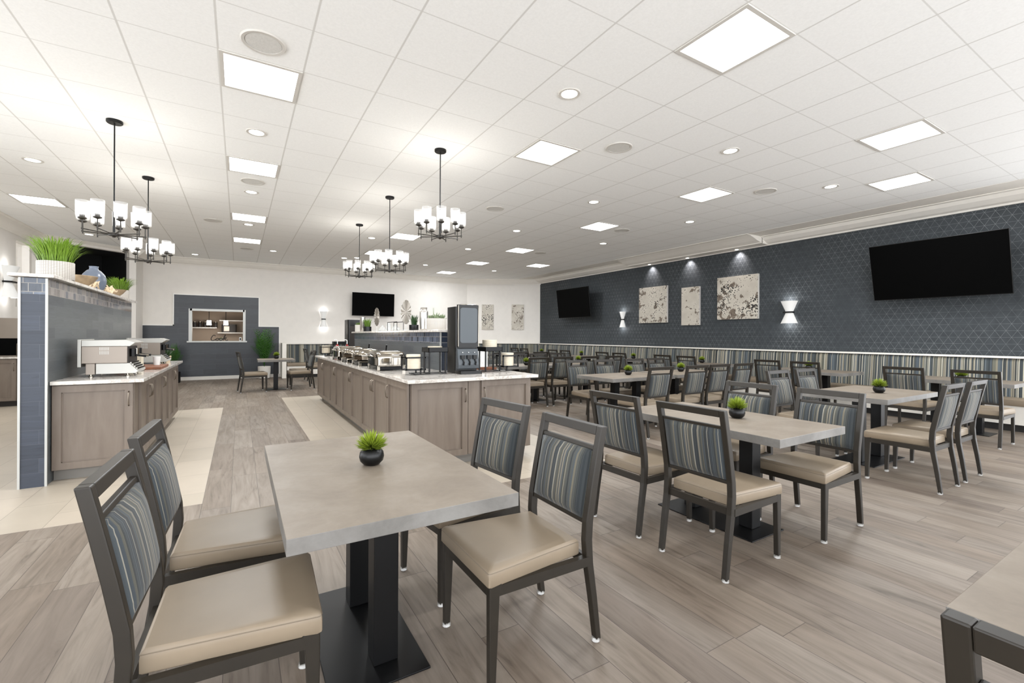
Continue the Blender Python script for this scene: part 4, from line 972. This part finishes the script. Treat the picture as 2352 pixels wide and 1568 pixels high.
t=empty('beverage_machine',(2.26,10.66,0),0,'tall black rounded machine standing just beyond the far end of the island','appliance'); bm=B(); prism(bm,rrect(.40,.40,.04),0,1.69,'z'); obj('body',bm,M['blackp'],t,True,bevel=0); bm=B(); box(bm,-.16,.16,-.205,-.2005,.1,1.55); obj('front_panel',bm,M['bwood'],t)
bm=B(); box(bm,1.90,2.10,9.4,9.56,CT,CT+.2); tag(obj('cardboard_box',bm,M['kraft']),'tan cardboard box at the far end of the island riser','box')
# ledge items (z 1.42)
LZ=1.4205
pot_plant('potted_grass',(2.230,9.95,LZ),[(0,0),(.105,0),(.11,.005),(.11,.13),(.1,.13),(.1,.11),(0,.11)],M['white'],150,.09,.07,.04,.004,M['grassL'],'white square-looking pot with short grass at the far end of the island ledge',31,.2)
t=empty('glass_vase',(2.200,9.679,LZ),0,'tall silvery glass vase at the far end of the island ledge','vase'); bm=B(); lathe(bm,[(0,0),(.04,0),(.045,.01),(.05,.27),(.046,.27),(.04,.015),(0,.012)],n=24); obj('body',bm,M['leafS'],t,True)
pot_plant('potted_grass',(2.230,9.390,LZ),[(0,0),(.065,0),(.07,.004),(.07,.09),(.062,.09),(.06,.075),(0,.075)],M['bpot'],130,.045,.16,.07,.005,M['grassL'],'black pot of bright spiky grass on the island ledge, far one',33,.2)
def leafsc(loc,h,w,label):
    t=empty('leaf_sculpture',loc,R(68),label,'ornament','silver leaf sculptures'); bm=B(); cyl(bm,(0,0,0),(0,0,.012),.06,n=24); cyl(bm,(0,0,.012),(0,0,.09),.004,n=8); obj('base',bm,M['glass'],t)
    bm=B(); n=18; c=Vector((0,0,.09+h*.5)); L=[]
    for k in range(n+1):
        a=PI*k/n; wob=1+.10*math.cos(k*PI)
        L.append((w*math.sin(a)*wob,.09+h*.5-h*.5*math.cos(a)))
    for s in (-1,1):
        for k in range(n):
            p,q=L[k],L[k+1]; xo=.012 if k%2 else -.012; xo2=-xo
            f=[(0,0,.09+h*.5),(xo,s*p[0],p[1]),(xo2,s*q[0],q[1])]; A=[bm.verts.new(v) for v in f]; C=[bm.verts.new((v[0]+.004,v[1],v[2])) for v in f]
            bm.faces.new(A); bm.faces.new(C[::-1])
            for i in range(3): bm.faces.new((A[i],C[i],C[(i+1)%3],A[(i+1)%3]))
    obj('leaf',bm,M['leafS'],t)
leafsc((2.230,8.662,LZ),.31,.045,'narrow silver feather-like leaf sculpture in front of the back television'); leafsc((2.230,6.907,LZ),.34,.068,'wide silver fan leaf sculpture on the island ledge')
def dome(loc,label,s=1):
    t=empty('glass_cloche',loc,0,label,'glassware','clear glass cloches'); bm=B(); lathe(bm,[(.05*s,0),(.065*s,.02),(.06*s,.05),(.02,.07),(.012,.085),(.02,.095),(0,.1)],n=24); obj('dome',bm,M['glass'],t,True); bm=B(); lathe(bm,[(0,0),(.07*s,0),(.07*s,.006),(0,.006)],n=24); obj('plate',bm,M['chrome'],t,True)
dome((2.230,8.258,LZ),'small glass cloche on the island ledge beside the narrow leaf'); dome((2.230,7.450,LZ),'glass cloche standing inside the dark wire frame')
t=empty('display_frame',(2.230,7.473,LZ),0,'dark wire display frame around a glass cloche on the ledge','frame'); bm=B()
for y in (-.24,.24): box(bm,-.05,-.044,y-.005,y+.005,0,.13); box(bm,.044,.05,y-.005,y+.005,0,.13)
for x in (-.047,.047): box(bm,x-.003,x+.003,-.24,.24,.125,.135)
obj('frame',bm,M['frame'],t)
for k,(y,l) in enumerate(((6.85,'clear glass tube at the left of the dark wire frame'),(6.77,'second clear glass tube touching the dark wire frame side'))):
    t=empty('glass_bottle',(2.23,y*1.155,LZ),0,l,'glassware','clear glass tubes on the ledge'); bm=B(); lathe(bm,[(0,0),(.023,0),(.025,.1),(.014,.115),(.014,.14),(0,.14)],n=16); obj('body',bm,M['glass'],t,True)
pot_plant('potted_grass',(2.230,6.537,LZ),[(0,0),(.06,0),(.062,.004),(.062,.075),(.055,.075),(.054,.06),(0,.06)],M['bpot'],60,.04,.15,.06,.006,M['fern'],'black pot with dark green upright leaves on the island ledge, near one',37,.15)
t=empty('silver_vase',(2.230,6.110,LZ),0,'tall rippled silver vase on the island ledge','vase'); bm=B(); lathe(bm,[(0,0),(.05,0),(.05,.02),(.054,.12),(.052,.22),(.044,.285),(.04,.285),(.046,.2),(0,.02)],n=20); obj('body',bm,M['leafS'],t,'full')
t=pot_plant('potted_succulent',(2.230,5.636,LZ),cylpot(.115,.135),M['rib'],20,.09,.05,.03,.006,M['succ'],'white grooved pot with grey-green succulents nearest the dispenser',41,.1)
bm=B(); rnd=random.Random(5)
for (cx,cy,n,h) in ((-.05,.05,26,.07),(.05,-.05,30,.07),(.0,0,24,.09),(-.03,-.07,22,.06)):
    for k in range(n):
        a=rnd.uniform(0,2*PI); ph=rnd.uniform(.1,1.3); L=h*rnd.uniform(.7,1.1); d=Vector((math.sin(ph)*math.cos(a),math.sin(ph)*math.sin(a),math.cos(ph))); p=Vector((cx,cy,.12)); tube(bm,[p,p+d*L*.6,p+d*L],[.006,.008,.001],5)
for a in (2.2,2.6,1.7): tube(bm,[(0,.03,.13),(.0,.05+.02*a,.19),(.02,.06+.04*a,.27)],[.003,.002,.001],5)
obj('succulents',bm,M['succ'],t)

for o in list(COL.objects):
    if o.parent is None and abs(o.location.z-LZ)<1e-4 and o.location.x>1: o.scale=(1.12,1.12,1.12)
# ================= LEFT COUNTER ITEMS =================
def machine(y,label):
    t=empty('coffee_machine',(-1.13,y,CT),0,label,'coffee machine','stainless countertop machines on the left counter'); w=.26; y0,y1=0,.48
    bm=B(); box(bm,-.20,.15,y0,y1,.135,.305); obj('housing',bm,M['steel'],t,bevel=.004)
    bm=B(); prism(bm,[(-.2,.306),(.17,.306),(.215,.345),(.14,.372),(-.2,.365)],y0,y1,'y'); tp=obj('top_deck',bm,M['steelw'],t,bevel=.003)
    bm=B(); box(bm,-.23,-.202,y0-.005,y1+.005,.10,.375); obj('back_panel',bm,M['steelw'],t,bevel=.004)
    bm=B(); box(bm,-.17,-.10,y0+.005,y0+.06,.025,.134); box(bm,-.17,-.10,y1-.06,y1-.005,.025,.134); obj('rear_foot_block',bm,M['steel'],t,bevel=.003)
    bm=B(); prism(bm,[(-.095,.028),(.215,.028),(.235,.05),(.165,.134),(-.095,.134)],y0+.01,y1-.01,'y'); obj('drip_base',bm,M['steelw'],t,bevel=.003)
    bm=B()
    for k in range(4): box(bm,.17+.016*k,.178+.016*k,y0+.03,y1-.03,.128-.02*k,.142-.02*k)
    obj('drip_grille',bm,M['chrome'],t)
    for k in range(3):
        bm=B(); yy=y0+.09+.15*k; cyl(bm,(.18,yy,.20),(.18,yy,.28),.03,n=16); tube(bm,[(.19,yy,.215),(.25,yy,.205),(.29,yy,.2)],[.012,.01,.013],8); obj('group_head',bm,M['chrome'] if k%2 else M['black'],t,True)
    bm=B(); box(bm,.151,.158,y0+.01,y1-.01,.14,.30); obj('front_panel',bm,M['bwood'],t)
    bm=B()
    for r_ in range(2):
        for k in range(7): box(bm,-.065+.011*k,-.060+.011*k,y0-.0015,y0-.0002,.225+.04*r_,.258+.04*r_)
    obj('vent_slots',bm,M['steelw'],t)
    for sx,sy in ((-.135,.03),(-.135,y1-.03),(.15,.03),(.15,y1-.03)):
        bm=B(); lathe(bm,[(0,0),(.022,0),(.022,.006),(.012,.01),(.012,.027),(0,.027)],c=(sx,sy,0),n=16); obj('foot',bm,M['chrome'],t,True)
machine(6.0,'big stainless machine nearest the viewer on the left counter'); machine(8.25,'farther stainless machine on the left counter')
bottle((-1.38,8.0,CT+.0),.05,.3,M['red'],'dark red jar with black lid standing behind the near machine','red sauce jars',False,'black')
t=empty('napkin_dispenser',(-1.02,6.78,CT),0,'cream napkin dispenser with black corner bracket beside the near machine','dispenser'); bm=B(); box(bm,-.09,.05,-.06,.06,.001,.19); obj('napkins',bm,M['cream'],t,bevel=.006); bm=B(); box(bm,-.005,.004,-.075,-.0605,0,.10); box(bm,-.09,.004,-.075,-.0605,.1,.11); box(bm,-.09,.06,-.075,.065,0,.001); obj('bracket',bm,M['black'],t)
t=empty('wire_rack',(-1.08,7.35,CT),0,'chrome wire rack with dark pods behind the napkin dispenser','rack'); bm=B()
for z in (.0,.06,.12,.18):
    tube(bm,[(-.13,-.12,z+.004),(.13,-.12,z+.004),(.13,.12,z+.004),(-.13,.12,z+.004),(-.13,-.12,z+.004)],.004,6)
for x,y in ((-.13,-.12),(.13,-.12),(.13,.12),(-.13,.12)): cyl(bm,(x,y,0),(x,y,.19),.004,n=6)
obj('wire_frame',bm,M['chrome'],t,True)
for z in (.012,.072,.132):
    bm=B(); 
    for k in range(6): cyl(bm,(-.1+.04*k,-.09,z),(-.1+.04*k,-.09,z+.03),.017,.013,n=10)
    obj('pods',bm,M['bwood'],t,True)
t=empty('paper_cup',(-.92,7.45,CT+.0305),0,'white paper cup on the wooden board in front of the rack','cup'); bm=B(); lathe(bm,[(0,0),(.032,0),(.043,.11),(.04,.11),(.03,.004),(0,.004)],n=24); obj('cup',bm,M['paperw'],t,True)
bm=B(); box(bm,-.135,.135,-.35,.35,0,.03); t=obj('wooden_board',bm,M['board'],None,loc=(-.98+.03,7.32-.0,CT),bevel=.004); 
t.location=(-.955,7.32,CT); tag(t,'red-brown wooden serving board running along the left counter','board')
for n_ in ('wire_rack','napkin_dispenser'):
    pass
bpy.data.objects['wire_rack'].location=(-1.24,7.35,CT); bpy.data.objects['napkin_dispenser'].location=(-1.02,6.8,CT)
t=empty('potted_plant',(-1.0,8.95,CT),0,'leafy plant in a pale woven pot at the far end of the left counter','plant'); bm=B(); lathe(bm,[(0,0),(.06,0),(.075,.05),(.08,.09),(.072,.09),(0,.07)],n=24); obj('pot',bm,M['drift'],t,True)
bm=B(); blades(bm,40,.05,.16,.12,.012,.07,.4,17); obj('foliage',bm,M['fern'],t)

# kitchen side beyond the partition
t=empty('base_cabinet',(0,0,0),0,'greige kitchen cabinet seen past the left edge of the partition','cabinet'); bm=B(); box(bm,-3.94,-2.7,11.9,12.5,.1,.878); obj('body',bm,M['cab'],t); bm=B(); box(bm,-3.94,-2.7,11.98,12.5,0,.1); obj('toe_kick',bm,M['bwood'],t)
door_panel(t,'x',-3.93,-3.52,11.9,-1,.105,.87,1); door_panel(t,'x',-3.50,-3.1,11.9,-1,.105,.87,-1)
bm=B(); box(bm,-3.945,-2.66,11.85,12.52,.88,.914); tag(obj('counter_top',bm,M['quartz'],bevel=.003),'pale countertop in the kitchen at the left edge','countertop')
t=empty('display_cabinet',(-3.45,12.25,CT),0,'dark stainless glass-front display unit on the kitchen counter','appliance'); bm=B(); box(bm,-.45,.5,-.15,.2,0,.72); obj('body',bm,M['steel'],t,bevel=.006); bm=B(); box(bm,-.42,.47,-.156,-.1505,.02,.34); obj('dark_window',bm,M['screen'],t)
bm=B(); box(bm,-3.30-.12,-3.30+.12,11.93,12.07,CT,CT+.20); 
bm.free()
t=empty('snack_basket',(-3.22,11.98,CT),0,'wire basket of orange snack packs on the kitchen counter','basket'); bm=B()
for z in (.004,.12,.24): tube(bm,[(-.3,-.09,z),(.15,-.09,z),(.15,.08,z),(-.3,.08,z),(-.3,-.09,z)],.005,6)
for x,y in ((-.3,-.09),(-.05,-.09),(.15,-.09),(.15,.08),(-.3,.08)): cyl(bm,(x,y,0),(x,y,.24),.005,n=6)
obj('wire_frame',bm,M['nickel'],t,True); bm=B(); box(bm,-.02,.14,-.07,.05,.125,.21); obj('snack_packs',bm,M['orange'],t,bevel=.02)
t=empty('countertop_device',(-2.95,12.3,CT+.7205),0,'small black device standing on the stainless kitchen unit','device'); bm=B(); box(bm,-.08,.08,-.04,.04,0,.09); obj('body',bm,M['blackp'],t)
t=empty('dark_urn',(XL-.5,13.55,1.8805),0,'dark rounded appliance inside the opening of the kitchen wall','appliance'); bm=B(); lathe(bm,[(0,0),(.16,0),(.17,.5),(.14,.8),(.08,.9),(0,.92)],n=24); obj('body',bm,M['bwood'],t,True)
